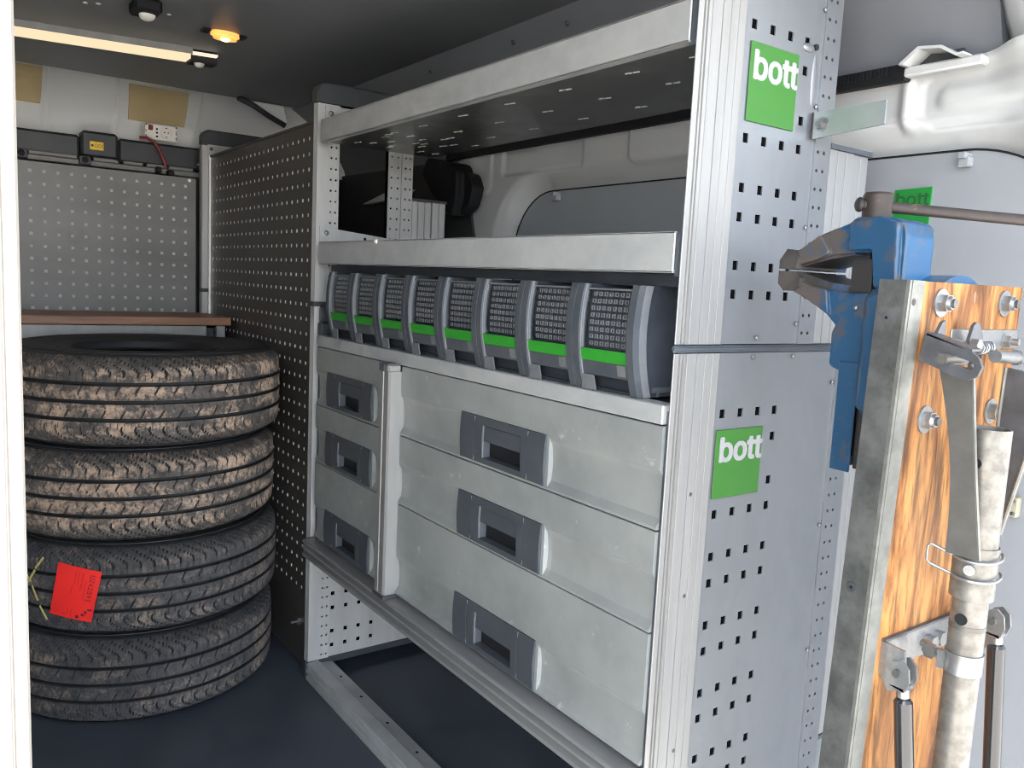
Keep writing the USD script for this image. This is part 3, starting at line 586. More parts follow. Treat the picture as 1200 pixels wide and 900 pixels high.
obj(t, 'lip_screw', screwhead((-1.62, .7965, 1.134), (0, -1, .2), .006, .005), 'bright_edge')

# drawer cabinet
t = thing('drawer_cabinet', 'grey cabinet of six pull-out drawers with dark recessed handles', 'drawer cabinet', (-1.35, .80, .34))
obj(t, 'top_trim', bx(-1.934, -.758, .797, .826, .882, .9085, .0015), 'alu_dull')
obj(t, 'top_board', bx(-1.934, -.758, .826, 1.15, .895, .904), 'dark_plastic')
obj(t, 'carcass', cat(bx(-1.938, -1.932, .83, 1.15, .39, .88), bx(-.762, -.757, .83, 1.15, .39, .88), bx(-1.938, -.757, 1.145, 1.15, .39, .88), bx(-1.938, -.757, .83, 1.15, .386, .391), bx(-1.52, -1.51, .83, 1.15, .39, .88)), 'dark_plastic', smooth=False)
obj(t, 'carcass_edge', bx(-.7570, XR-.0050, .8045, .84, .385, .90), 'divider_strip')
obj(t, 'carcass_edge', bx(-1.941, -1.934, .806, .84, .385, .90), 'dark_plastic')
obj(t, 'divider', ext([(-1.536, .775), (-1.533, .772), (-1.520, .772), (-1.5175, .777), (-1.515, .772), (-1.497, .772), (-1.493, .776), (-1.492, .83), (-1.536, .83)], 'z', .394, .868), 'alu_warm', smooth=20)
obj(t, 'divider_cap', cat(bx(-1.538, -1.512, .770, .84, .866, .884, .003)), 'divider_strip')
obj(t, 'divider_cap', bx(-1.510, -1.492, .770, .80, .866, .884, .004), 'alu_warm')
obj(t, 'divider_foot', bx(-1.538, -1.490, .770, .81, .3865, .3945), 'dark_plastic')
rail = [(.776, .3845), (.778, .386), (.83, .386), (.83, .343), (.776, .343), (.776, .350), (.786, .353), (.786, .360), (.775, .363), (.775, .368), (.786, .371), (.786, .376), (.776, .379)]
obj(t, 'bottom_rail', ext(rail, 'x', -1.950, -.758), 'rail_alu', smooth=20)
obj(t, 'rail_end', bx(-1.9595, -1.950, .780, .83, .341, .386, .002), 'dark_plastic')
def drawer(xa, xb, z0, z1, zc, ha, hb, hz0, hz1):
    yb = .826
    # front profile right of the handle: flat above, concave hollow below the crease, small ledge at the foot
    pr = [(yb, z1), (.8005, z1), (.7995, z1-.0012), (.7995, zc+.002), (.8005, zc)]
    hgt = zc-(z0+.004)
    for s in np.linspace(0, 1, 9):
        pr.append((.8005+.0040*min(1, s*9)+.0045*math.sin(math.pi*min(1, s*1.0)*.8), zc-.001-s*(hgt-.012)))
    pr += [(.7995, z0+.0045), (.7995, z0), (yb, z0)]
    mid = [(yb, z1), (.8005, z1), (.7995, z1-.0012), (.7995, z0), (yb, z0)]
    e = .0035
    parts = [ext(pr, 'x', xa, ha-.006), ext(pr, 'x', hb+.007, xb), ext([(yb, z1), (.8005, z1), (.7995, z1-.0012), (.7995, hz1+.0005), (yb, hz1+.0005)], 'x', ha-.006, hb+.007),
             ext([(yb, hz0-.0005), (.7995, hz0-.0005), (.7995, z0), (yb, z0)], 'x', ha-.006, hb+.007), bx(ha-.006, hb+.007, .822, yb, hz0, hz1),
             ext([(.822, hz1), (.7995, hz1), (.7995, hz0), (.822, hz0)], 'x', ha-.006, ha-.0005), ext([(.822, hz1), (.7995, hz1), (.7995, hz0), (.822, hz0)], 'x', hb+.0005, hb+.007)]
    d = obj(t, 'drawer', cat(*parts), 'drawer_grey', smooth=25)
    W = hb-ha; wing = .046 if W > .2 else .03
    def facey(s): return .7955+.0015-.0025*math.sin(math.pi*s)      # slightly barrelled handle face
    def slab(x_0, x_1, za, zb, dy=0):
        P = [(.818, zb)] + [(facey((z-hz0)/(hz1-hz0))+dy, z) for z in np.linspace(zb, za, 8)] + [(.818, za)]
        return ext(P, 'x', x_0, x_1)
    g = .0008
    obj(d, 'handle_wing', slab(ha, ha+wing-g, hz0, hz1), 'handle_grey', smooth=25)
    obj(d, 'handle_wing', slab(hb-wing+g, hb, hz0, hz1), 'handle_grey', smooth=25)
    px0, px1 = ha+wing+.026, hb-wing-.016; pz0, pz1 = hz0+.010, hz1-.014
    obj(d, 'handle', cat(slab(ha+wing, px0, hz0, hz1), slab(px1, hb-wing, hz0, hz1), slab(px0, px1, pz1, hz1), slab(px0, px1, hz0, pz0)), 'handle_grey', smooth=25)
    zmid = pz0+(pz1-pz0)*.52
    obj(d, 'handle_flap', slab(px0+.0015, px1-.001, zmid, pz1-.0015, .003), 'handle_grey', smooth=25)
    obj(d, 'handle_lit_edge', bx(px0-.0005, px0+.0012, .7965, .7985, pz0, pz1), 'bin_edge')  # paler strip painted as the lit inner side of the pocket
    obj(d, 'handle_pocket', bx(px0-.001, px1+.001, .813, .8215, pz0-.001, pz1+.001), 'black')
    obj(d, 'handle_seam', cat(bx(ha+wing-g, ha+wing, .7965, .80, hz0+.002, hz1-.002), bx(hb-wing, hb-wing+g, .7965, .80, hz0+.002, hz1-.002)), 'bright_edge')
for z0, z1, zc, h0, h1 in ((.737, .8795, .819, .742, .824), (.592, .7345, .676, .596, .679), (.396, .5895, .478, .399, .483)):
    drawer(-1.934, -1.539, z0, z1, zc, -1.864, -1.621, h0, h1)
for z0, z1, zc, h0, h1 in ((.737, .8795, .819, .742, .824), (.592, .7345, .676, .596, .679), (.396, .5895, .478, .399, .483)):
    drawer(-1.490, -.7580, z0, z1, zc, -1.253, -1.004, h0, h1)

# floor rail at the foot of the rack
t = thing('floor_rail', 'grooved aluminium rail lying on the van floor at the foot of the rack', 'rail', (-1.35, .80, 0))
fr = [(.797, .040), (.800, .044), (.828, .046), (.830, .040), (.868, .034), (.870, .0), (.795, .0), (.795, .008), (.799, .011), (.799, .016), (.795, .019), (.795, .026), (.799, .029), (.799, .034)]
obj(t, 'rail', ext(fr, 'x', -1.958, -.79), 'alu_dull', smooth=20)
for x in (-1.86, -1.74, -1.60, -1.46, -1.32, -1.18): obj(t, 'rail_hole', cyl((x, .849, .0365), (x, .849, .0375), .004, 12), 'black')
single('floor_mat', bx(-1.93, -.79, .872, 1.20, .0, .006), 'floor', 'dark mat lying in the open bay below the drawer cabinet', 'mat')

# storage bins
def build_bin():
    t = thing('storage_bin', 'leftmost storage bin of the row, beside the pale side frame', 'storage bin', (-1.8605, .80, .9095), 'open front storage bins in a row')
    W, H = .1285, .155
    yf = lambda z: .008*(1-z/H)**2 - .0095*4*(z/H)*(1-z/H) - .001
    zz_ = np.linspace(0, H, 15)
    L = lambda nm, m, mt, **k: obj(t, nm, m, mt, local=True, **k)
    side = [(yf(z)+.004, z) for z in zz_] + [(.20, H), (.24, H), (.24, .004), (.01, 0)]
    def sidewall(x0, x1): return ext(side, 'x', x0, x1)
    L('body', cat(sidewall(.002, .0055), sidewall(W-.0055, W-.002), bx(.002, W-.002, .237, .24, .004, H), bx(.002, W-.002, .012, .24, 0, .004), bx(.004, W-.004, .02, .024, .004, .028)), 'bin_dark', smooth=20)
    def band(x0, x1, o0, o1, za=0, zb=H, n=15):
        q = np.linspace(za, zb, n); return ext([(yf(z)+o0, z) for z in q]+[(yf(z)+o1, z) for z in q[::-1]], 'x', x0, x1)
    for a, b in ((.0, .0135), (W-.0135, W)): L('front_rib', band(a, b, -.003, .010), 'bin_grey', smooth=20)
    for a, b in ((.0135, .0152), (W-.0152, W-.0135)): L('rib_edge', band(a, b, -.001, .004), 'bin_edge', smooth=20)
    L('side_flange', band(W-.002, W+.0012, .008, .022), 'bin_edge', smooth=20)
    L('side_flange', cat(bx(W-.002, W+.0012, .03, .20, .006, .014), *[bx(W-.002, W+.0008, .04+.03*k, .046+.03*k, .0, .008) for k in range(5)]), 'bin_grey')
    L('window', band(.0152, W-.0152, .003, .0045, .062, .148), 'clear', smooth=25)
    L('window_edge', cat(band(.0152, W-.0152, .0028, .0055, .1465, .149, 3), band(.0152, .0166, .002, .0055, .062, .148)), 'bin_edge', smooth=25)
    L('green_label', band(.0152, W-.0152, .0005, .004, .0435, .0605, 5), 'green', smooth=25)
    L('green_label_edge', band(.0152, W-.0152, .000, .0025, .0585, .0612, 3), 'green', smooth=25)
    L('lower_band', band(.0152, W-.0152, .002, .006, .0225, .0432, 5), 'bin_grey', smooth=25)
    L('card', band(W-.038, W-.021, .0012, .0025, .026, .042, 4), 'bin_edge', smooth=25)
    L('lit_patch', ext([(.0152, 0), (.045, 0), (.038, .022), (.0152, .022)], 'y', .000, .003), 'bin_edge')  # lighter plate added as the patch of light on the bin floor
    L('insert', band(.0152, W-.0152, .013, .0145, .06, .150), 'bin_dark', smooth=25)
    sq = []
    for i in range(8):
        for j in range(8):
            x = .0245+i*.01145; z = .0685+j*.0103
            o = sbox(x-.0034, z-.0032, x+.0034, z+.0032).difference(sbox(x-.0019, z-.0018, x+.0019, z+.0018))
            sq.append(ext(o, 'y', yf(z)+.0118, yf(z)+.0131))
    L('lattice', cat(*sq), 'bin_lattice', smooth=False, kind='stuff')
    return t
b0 = build_bin()
for k, lab in enumerate(('second storage bin from the pale side frame in the row of eight', 'third storage bin from the pale side frame, above the steel divider post', 'fourth storage bin from the pale side frame, just left of the middle of the row',
                         'fifth storage bin from the pale side frame, just right of the middle of the row', 'third storage bin from the right end panel', 'second storage bin from the right end panel', 'storage bin nearest the right end panel, showing its whole dark side')):
    copy(b0, (-1.8605+.1311*(k+1), .80, .9095), lab)
single('bin_bracket', cat(bx(-1.955, -1.925, .806, .83, .905, .94, .004), bx(-1.955, -1.935, .81, .83, .94, .978, .003)), 'dark_plastic', 'small black bracket with a screw at the left end of the bin row', 'bracket')
single('bin_hanging_rail', bx(-1.93, -.76, .83, .845, 1.066, 1.0815), 'bin_dark', 'dark rail under the lower shelf above the storage bins', 'rail')

# ================================================================ TYRES
CX, CY, TR, TH = -2.252, .468, .331, .2165
def tyre_meshes(z0, cx, cy, phase, seed):
    nth = 1296; th = np.linspace(0, 2*np.pi, nth, endpoint=False)
    zc = z0+TH/2
    zt = np.unique(np.round(np.concatenate([np.linspace(-.099, .099, 49)] + [[c-.0046, c-.0031, c+.0031, c+.0046] for c in (-.040, 0, .040)]), 5))
    Zt, T = np.meshgrid(zt, th, indexing='ij')
    a = np.abs(Zt)
    R = TR - .0035*(a/.08)**2 - np.where(a > .078, .022*((a-.078)/.021)**1.7, 0)
    for c in (-.040, 0, .040): R -= .0095*(1-sst(.0030, .0046, np.abs(Zt-c)))
    u = (T*72/(2*np.pi)+phase)
    # shoulder lugs: slanted lateral grooves
    fr1 = np.mod(u*1.0 + Zt*18 + .8*np.sin(Zt*70), 1.0); g1 = (1-sst(.035, .075, np.abs(fr1-.5)))*sst(.050, .060, a)
    w = T*52/(2*np.pi)+phase*2
    fr2 = np.mod(w - Zt*14, 1.0); g2 = (1-sst(.030, .055, np.abs(fr2-.5)))*sst(.016, .020, a)*(1-sst(.036, .038, a))*.75
    fr3 = np.mod(w*2 + Zt*30 + .4, 1.0); g3 = (1-sst(.05, .10, np.abs(fr3-.5)))*(a > .008)*(1-sst(.018, .022, a))*.38
    fr4 = np.mod(u*2.0+.3, 1.0); g4 = (1-sst(.05, .12, np.abs(fr4-.5)))*sst(.044, .047, a)*(1-sst(.056, .064, a))*.4
    R -= .0052*np.maximum.reduce([g1, g2, g3, g4])
    nz = meshkit.noise(np.stack([T*60, Zt*300, np.full_like(T, seed)], -1), seed)
    R -= .0012*nz
    P = np.stack([cx+R*np.cos(T), cy+R*np.sin(T), zc+Zt], -1)
    tread = gridmesh(P, closed_v=True)
    out = [tread]
    for s in (1, -1):
        pr = np.array([(.3070, .0985), (.3035, .1015), (.300, .1020), (.294, .1035), (.2935, .1050), (.282, .1070), (.270, .1080), (.258, .1078), (.2575, .1066), (.240, .1055), (.222, .1020), (.206, .0985), (.2055, .1005), (.192, .099), (.180, .0965), (.1795, .098), (.172, .096), (.168, .090), (.166, .078), (.172, .072), (.22, .088), (.265, .098), (.290, .093), (.305, .080), (.310, .0)])
        th2 = np.linspace(0, 2*np.pi, 144, endpoint=False)
        R2, T2 = np.meshgrid(pr[:, 0], th2, indexing='ij'); Z2 = np.repeat(pr[:, 1:2], 144, 1)*s
        out.append(gridmesh(np.stack([cx+R2*np.cos(T2), cy+R2*np.sin(T2), zc+Z2], -1), closed_v=True))
    return out
TL = (('muddy tyre on top of the stack of four', 'rubber_muddy', 0, 0), ('muddy second tyre from the top of the stack', 'rubber_muddy', -.004, -.012), ('third tyre from the top, with a red paper label and yellow chalk cross', 'rubber', .004, -.006), ('bottom tyre of the stack, standing on the dark floor', 'rubber', .0, -.014))
for i, (lab, mt, dx, dy) in enumerate(TL):
    z0 = TH*(3-i)
    cx, cy = CX+dx, CY+dy
    t = thing('tyre', lab, 'tyre', (cx, cy, z0))
    tr, sa, sb = tyre_meshes(z0, cx, cy, .37*i, i)
    def MUD(v, i=i):
        a = np.arctan2(v[:, 1], v[:, 0]); z = v[:, 2]-TH/2; r = np.hypot(v[:, 0], v[:, 1])
        big = meshkit.fbm(np.stack([a*5, z*22, np.full_like(a, i*7.3)], 1), 3, 11+i)
        streak = meshkit.fbm(np.stack([a*16, z*75, np.full_like(a, i*3.1)], 1), 4, 31+i)
        ribs = .20*np.exp(-((np.abs(z)-.021)/.013)**2) + .16*np.exp(-((np.abs(z)-.062)/.014)**2)
        rt_ = TR-.0035*(np.abs(z)/.08)**2-np.where(np.abs(z) > .078, .022*(np.maximum(np.abs(z)-.078, 0)/.021)**1.7, 0); high = np.clip((r-(rt_-.0050))/.0028, 0, 1)
        return (.95*big + .75*streak - .62 + ribs - (.12 if i > 1 else 0))*high - 2.2*(1-high) - .10*(np.abs(z) > .082)
    obj(t, 'tread', tr, mt, smooth=35); MUD = None; obj(t, 'sidewall', sa, 'rubber_side', smooth=40); obj(t, 'sidewall', sb, 'rubber_side', smooth=40)
    if i == 2:
        def onto(dt, dz, r): 
            a = np.radians(dt); return np.stack([cx+r*np.cos(a), cy+r*np.sin(a), dz], -1)
        A = np.array([[-43.3, .397], [-26.8, .378], [-31.0, .261], [-47.6, .276]])   # corners on the tread: angle, height
        def paper(u, v): 
            u, v = np.asarray(u)[..., None], np.asarray(v)[..., None]
            return (A[0]*(1-u)+A[1]*u)*(1-v) + (A[3]*(1-u)+A[2]*u)*v
        def wrap(u, v, r): q = paper(u, v); return onto(q[..., 0], q[..., 1], r)
        uu, vv = np.meshgrid(np.linspace(0, 1, 24), np.linspace(0, 1, 16), indexing='ij')
        f_, b_ = wrap(uu, vv, TR+.0022), wrap(uu, vv, TR+.0008)
        rimf = np.concatenate([f_[0], f_[1:, -1], f_[-1, ::-1][1:], f_[1:-1, 0][::-1]]); rimb = np.concatenate([b_[0], b_[1:, -1], b_[-1, ::-1][1:], b_[1:-1, 0][::-1]])
        st = obj(t, 'paper_label', cat(gridmesh(f_), gridmesh(b_), gridmesh(np.stack([rimf, rimb]), closed_v=True)), 'red_paper', smooth=True, label='red paper label')
        def print_text(s, u0, v0, hgt, length, mat, nm):      # reads downwards: baseline along v
            m = meshkit.text_mesh(s, .1, .01, bold=False); m = trimesh.Trimesh(*trimesh.remesh.subdivide_to_size(m.vertices, m.faces, .05)[:2], process=False)
            v = m.vertices; b = m.bounds
            pv = v0+(v[:, 0]-b[0, 0])/(b[1, 0]-b[0, 0])*length; pu = u0+(v[:, 1]-b[0, 1])/(b[1, 1]-b[0, 1])*hgt
            q = paper(pu, pv); m.vertices = onto(q[:, 0], q[:, 1], TR+.0022+np.where(v[:, 2] > .005, .0004, 0)); obj(st, nm, m, mat, smooth=False)
        print_text("UZ42591", .775, .10, .115, .52, 'print_dark', 'lettering')
        def bar(u0, u1, v0, v1):
            uu, vv = np.meshgrid(np.linspace(u0, u1, 5), np.linspace(v0, v1, 5), indexing='ij'); return gridmesh(wrap(uu, vv, TR+.0025))
        obj(st, 'print_lines', cat(bar(.705, .718, .22, .60), bar(.60, .612, .08, .16), bar(.60, .612, .18, .27), bar(.60, .612, .29, .45), bar(.625, .637, .09, .24), bar(.625, .637, .27, .40), bar(.52, .535, .08, .34), bar(.45, .462, .08, .36), bar(.41, .422, .36, .52), bar(.30, .38, .93, .94), bar(.42, .43, .80, .95), bar(.50, .515, .82, .95)), 'print_faint', smooth=False)
        obj(st, 'print_smudge', cat(bar(.80, .86, .80, .86), bar(.86, .96, .755, .79), bar(.74, .82, .86, .91), bar(.62, .70, .91, .97)), 'print_dark', smooth=False)
        def stroke(pts, w=.0042):
            P = np.array(pts); n = 14; q = np.stack([np.interp(np.linspace(0, len(P)-1, n), range(len(P)), P[:, k]) for k in range(2)], 1)
            dd = np.gradient(q*[.0058, 1], axis=0); dd /= np.linalg.norm(dd, axis=1)[:, None]; nn = np.stack([-dd[:, 1]/.0058, dd[:, 0]], 1)*w
            a, b = q-nn, q+nn; return gridmesh(np.stack([onto(a[:, 0], a[:, 1], TR+.0004), onto(q[:, 0], q[:, 1], TR+.0012), onto(b[:, 0], b[:, 1], TR+.0004)]))
        obj(t, 'chalk_mark', stroke([(-50, .403), (-54.2, .374)], .003), 'chalk'); obj(t, 'chalk_mark', stroke([(-54.4, .370), (-58, .340), (-63.2, .318)], .003), 'chalk')
        obj(t, 'chalk_mark', stroke([(-60.5, .366), (-57, .340)], .003), 'chalk'); obj(t, 'chalk_mark', stroke([(-56.2, .332), (-53.3, .299)], .003), 'chalk'); obj(t, 'chalk_mark', stroke([(-52.5, .288), (-49, .258)], .003), 'chalk')

# ================================================================ LAMPS AND CEILING BITS
t = thing('light_bar', 'long warm white light bar screwed to the dark ceiling', 'light bar', (-2.5, .2, CEIL))
yA, yB = -.55, .70
dirx = lambda y: -2.470+(.70-y)*-.16
def along(o0, o1, y0, y1, z0, z1):
    c = [(dirx(y0)+o0, y0), (dirx(y1)+o0, y1), (dirx(y1)+o1, y1), (dirx(y0)+o1, y0)]; return ext(c, 'z', z0, z1)
obj(t, 'housing', along(-.03, .03, yA, yB-.065, CEIL-.018, CEIL), 'alu_warm')
obj(t, 'diffuser', along(-.026, .031, yA, yB-.07, CEIL-.030, CEIL-.018), 'led')
obj(t, 'diffuser', along(.012, .030, yB-.065, yB, CEIL-.016, CEIL-.010), 'led_end')
obj(t, 'sensor_housing', along(-.034, .012, yB-.065, yB+.002, CEIL-.034, CEIL), 'black')
obj(t, 'sensor_lens', screwhead((dirx(.66)-.002, .66, CEIL-.034), (.35, 0, -1), .014, .010), 'white_plastic', smooth=True)
t = thing('motion_sensor', 'small black motion sensor with a white lens at the top edge of the picture', 'sensor', (-2.12, .45, CEIL))
obj(t, 'housing', bx(-2.155, -2.085, .415, .475, CEIL-.030, CEIL, .006), 'black')
obj(t, 'lens', screwhead((-2.118, .448, CEIL-.031), (.3, 0, -1), .018, .011), 'white_plastic', smooth=True)
t = thing('ceiling_lamp', 'small oval amber ceiling lamp glowing warm beside the light bar', 'ceiling lamp', (-2.24, .655, CEIL))
oval = affinity.scale(Point(0, 0).buffer(1, quad_segs=10), .024, .036)
def lens_(s, z0, z1): return ext(affinity.translate(affinity.scale(oval, s, s), -2.24, .660), 'z', z0, z1)
obj(t, 'lens', cat(lens_(1, CEIL-.010, CEIL-.001), lens_(.82, CEIL-.017, CEIL-.010)), 'amber', smooth=25)
obj(t, 'bulb', screwhead((-2.236, .66, CEIL-.018), (0, 0, -1), .012, .005), 'bulb', smooth=True)
for y in (.613, .703): obj(t, 'mounting_ear', bx(-2.258, -2.226, y-.010, y+.010, CEIL-.007, CEIL, .002), 'black')
for x, y in ((-2.237, .338), (-2.221, .363), (-2.186, .511)): obj('/World/ceiling', 'screw', screwhead((x, y, CEIL), (0, 0, -1), .006, .003), 'bright_edge')
single('corner_bracket', ext([(.955, 1.655), (1.10, 1.655), (1.115, 1.597), (1.09, 1.60)], 'x', -3.03, -3.02), 'headliner', 'pale triangular bracket in the ceiling corner over the bench end frame', 'bracket')
single('corner_hose', tubepath([(-3.0, .93, 1.656), (-3.0, .98, 1.640), (-3.0, 1.04, 1.61), (-3.0, 1.10, 1.585)], .010, 8), 'dark_plastic', 'dark cover strip curving below the pale corner bracket', 'cover strip')

# black seat belt cover on the cab pillar, seen between the shelves
belt = cast([ext([(-2.13, 1.405), (-2.05, 1.388), (-1.985, 1.378), (-1.965, 1.35), (-1.962, 1.28), (-1.985, 1.235), (-2.03, 1.25), (-2.10, 1.30), (-2.16, 1.36)], 'y', 1.20, 1.26), ext([(-1.99, 1.36), (-1.935, 1.345), (-1.915, 1.31), (-1.935, 1.262), (-1.975, 1.24)], 'y', 1.225, 1.262)], .012, 10)
single('belt_cover', belt, 'black', 'rounded black belt cover on the cab pillar, seen between the two shelves', 'belt cover', smooth=True)
single('cab_panel', ext([(-2.62, 1.30), (-2.42, 1.335), (-2.30, 1.33), (-2.36, 1.305)], 'y', 1.235, 1.26), 'headliner', 'pale sliver of trim in the dark cab behind the shelf opening', 'trim')

# ================================================================ WALL DETAILS
t = thing('gasket_strip', 'black ribbed rubber edge strip along the top of the white beam', 'edge strip', (-.9, 1.26, 1.41))
obj(t, 'strip', bx(-2.10, -.728, 1.245, 1.262, 1.398, 1.424, .002), 'black')
for k in range(26): obj(t, 'rib', bx(-.90+.0066*k, -.8966+.0066*k, 1.2425, 1.2455, 1.409, 1.4225), 'black', smooth=False)
t = thing('grab_bracket', 'white raised bracket folded on the top of the steel beam beside the rubber strip', 'bracket', (-.68, 1.25, 1.42))
br = [(-.728, 1.416), (-.726, 1.4195), (-.700, 1.4385), (-.664, 1.4335), (-.640, 1.418), (-.632, 1.419), (-.632, 1.416), (-.642, 1.4145), (-.666, 1.4295), (-.698, 1.434), (-.722, 1.416)]
obj(t, 'loop', ext(br, 'y', 1.222, 1.262), 'white_paint', smooth=False)
obj(t, 'flange', bx(-.73, -.612, 1.240, 1.262, 1.402, 1.4165, .003), 'white_paint')
obj(t, 'shadow_plate', bx(-.715, -.650, 1.258, 1.264, 1.416, 1.434), 'dark_plastic')
for x in (-.652, -1.651):
    single('panel_clip', cat(bx(x-.009, x+.009, 1.296, 1.312, 1.268, 1.284, .002), bx(x-.005, x+.006, 1.288, 1.312, 1.280, 1.289, .001)), 'wall_panel', 'small square clip holding the grey panel ' + ('right of the end panel' if x > -1 else 'seen above the lower shelf'), 'clip')
s = thing('wall_sticker', 'small green square sticker with dark lettering on the grey van panel behind the vise', 'sticker', (-.70, 1.31, 1.21))
k13 = 1.31/1.27
obj(s, 'sticker', ext([(-.7625, 1.192), (-.7025, 1.1845), (-.702, 1.2425), (-.7625, 1.2405)], 'y', 1.3085, 1.3118), 'wall_sticker_green', smooth=False)
m = meshkit.text_mesh("bott", .02, .0006, bold=True); v = m.vertices; b = m.bounds
m.vertices = np.stack([-.7595+(v[:, 0]-b[0, 0])/(b[1, 0]-b[0, 0])*.055, 1.3085-v[:, 2], 1.214+(v[:, 1]-b[0, 1])/(b[1, 1]-b[0, 1])*.021], 1)
obj(s, 'lettering', m, 'wall_letter_green', smooth=False)
t = thing('door_latch', 'small brass coloured plate with two screws on the grey panel', 'latch', (-.52, 1.30, .76))
obj(t, 'plate', bx(-.545, -.518, 1.300, 1.311, .752, .783, .002), 'latch_brass')
for z in (.758, .777): obj(t, 'screw', screwhead((-.524, 1.299, z), (0, -1, 0), .003, .002), 'dark_zinc')

# ================================================================ VISE BOARD
t = thing('vise_board', 'upright plywood board with galvanised steel edging carrying the blue vise', 'board', (-.467, .94, 0))
BX0, BX1, BY0, BY1, BT = -.477, -.445, .808, 1.056, 1.082
ly = lambda z: .0434*(BT-z)
def yz(y0, y1, z0=.30, z1=BT): return [(y0-ly(z0), z0), (y1-ly(z0), z0), (y1-ly(z1), z1), (y0-ly(z1), z1)]
obj(t, 'board', ext([(BY0+.002-ly(.3), .30), (BY1-ly(.3), .30), (BY1, 1.083), (BY0+.002, BT-.0005)], 'x', BX0+.003, BX1), 'board_wood', smooth=False)
obj(t, 'edging', cat(ext(yz(BY0-.0012, BY0+.0012), 'x', BX0, BX1-.003), ext(yz(BY0, BY0+.05), 'x', BX0-.001, BX0+.0015)), 'galv', smooth=False)
obj(t, 'edging_return', cat(ext(yz(BY0+.003, BY0+.0250), 'x', BX1, BX1+.0016), ext(yz(BY0-.0012, BY0+.003), 'x', BX1-.003, BX1+.0008)), 'galv_edge', smooth=False)
obj(t, 'rust_spot', ext(Point(.8155, 1.060).buffer(.0035), 'x', BX1+.001, BX1+.0019), 'rusty')
obj(t, 'board_edge', ext(yz(BY1-.0005, BY1+.001, .6, 1.0825), 'x', BX0+.004, BX1), 'ply_edge')
for x, z in ((-.4645, 1.043), (-.4655, .758)):
    yq = BY0-ly(z)-.0012
    s = obj(t, 'screw', annulus((x, yq, z), (0, -1, 0), .0018, .0056, .001), 'dark_zinc')
    obj(s, 'screw_recess', cyl((x, yq, z), (x, yq-.0006, z), .0021, 8), 'black')
for y, z in ((.871, 1.0605), (1.013, 1.0635), (.864, .937), (1.010, .9385)):
    w = obj(t, 'washer', annulus((BX1, y, z), (1, 0, 0), .0055, .0148, .0022), 'zinc')
    obj(w, 'nut', cat(hexnut((BX1+.002, y, z), (1, 0, 0), .0098, .008), cyl((BX1+.0098, y, z), (BX1+.0135, y, z), .0078, 20, .0066)), 'zinc')
    obj(w, 'bolt_end', cyl((BX1, y, z), (BX1+.0165, y, z), .0048, 16), 'galv')
obj(t, 'knot', ext(affinity.scale(Point(.943, 1.068).buffer(.0045), .7, 1.4), 'x', BX1-.001, BX1+.0003), 'ply_edge')
obj(t, 'catch_plate', bx(BX1, BX1+.002, .898, 1.054, 1.011, 1.0335, .0008), 'zinc')
obj(t, 'catch_bolt', cat(annulus((BX1+.002, 1.022, 1.020), (1, 0, 0), .004, .009, .001), hexnut((BX1+.003, 1.022, 1.020), (1, 0, 0), .0075, .007), cyl((BX1, 1.022, 1.020), (BX1+.018, 1.022, 1.020), .0038, 12)), 'zinc')
# bracket for the gas struts: a flat strap with both ends bent out
obj(t, 'strut_bracket', cat(bx(BX1, BX1+.004, .828, .985, .664, .699, .001), ext([(BX1, .699), (BX1+.026, .697), (BX1+.030, .672), (BX1+.022, .652), (BX1+.012, .648), (BX1, .664)], 'y', .826, .8295), ext([(BX1, .699), (BX1+.040, .712), (BX1+.052, .705), (BX1+.050, .680), (BX1+.03, .664), (BX1, .664)], 'y', .985, .9885)), 'zinc', smooth=False)
obj(t, 'bracket_edge', bx(BX1, BX1+.005, .827, .985, .699, .7015), 'dark_zinc')
obj(t, 'bracket_bolt', cat(hexnut((BX1+.004, .915, .680), (1, 0, 0), .0095, .010), hexnut((BX1+.004, .934, .682), (1, 0, 0), .0085, .010)), 'zinc')

# support leg: forked arm, latch and telescopic tube
t = thing('support_leg', 'folding galvanised tube leg with forked arms latched to the plywood board', 'support leg', (-.385, .88, 0))
ax, ay = -.384, .8795
def ring(z0, z1, ro, ri, n=36):
    th = np.linspace(0, 2*np.pi, n, endpoint=False); c, s = np.cos(th), np.sin(th)
    rows = [(ro, z0), (ro, z1), (ri, z1), (ri, z0)]
    P = np.array([[[ax+r*cc, ay+r*ss, z] for cc, ss in zip(c, s)] for r, z in rows]); return gridmesh(np.concatenate([P, P[:1]]), closed_v=True)
obj(t, 'upper_tube', ring(.815, .937, .0195, .0172), 'tube_zinc', smooth=40)
obj(t, 'collar', ring(.760, .815, .0212, .0172), 'tube_zinc', smooth=40)
obj(t, 'tube_end', cyl((ax, ay, .80), (ax, ay, .905), .0165, 28), 'black')
low_ = cat(*[ring(a, b, .0170, .013) for a, b in ((.30, .735), (.735, .770))]); obj(t, 'lower_tube', ring(.28, .775, .0172, .013), 'tube_zinc', smooth=40)
obj(t, 'tube_step', ring(.726, .731, .0176, .013), 'arm_steel', smooth=40)
tow = np.array([.385, -.88]); tow /= np.linalg.norm(tow)
def on_tube(ang, r): 
    a = math.atan2(tow[1], tow[0])+math.radians(ang); return np.array([math.cos(a), math.sin(a)])
for z, ang, rr, ri in ((.902, -28, .0052, .0195), (.862, -30, .0052, .0195), (.775-.008, -20, .0058, .0172), (.738, -22, .0062, .0172)):
    n = on_tube(ang, 0); c = np.array([ax, ay, z]); d3 = np.array([n[0], n[1], 0])
    obj(t, 'tube_hole', cyl(c+d3*(ri-.004), c+d3*(ri+.0004), rr, 16), 'black')
n = on_tube(-10, 0); d3 = np.array([n[0], n[1], 0]); c = np.array([ax, ay, .793])
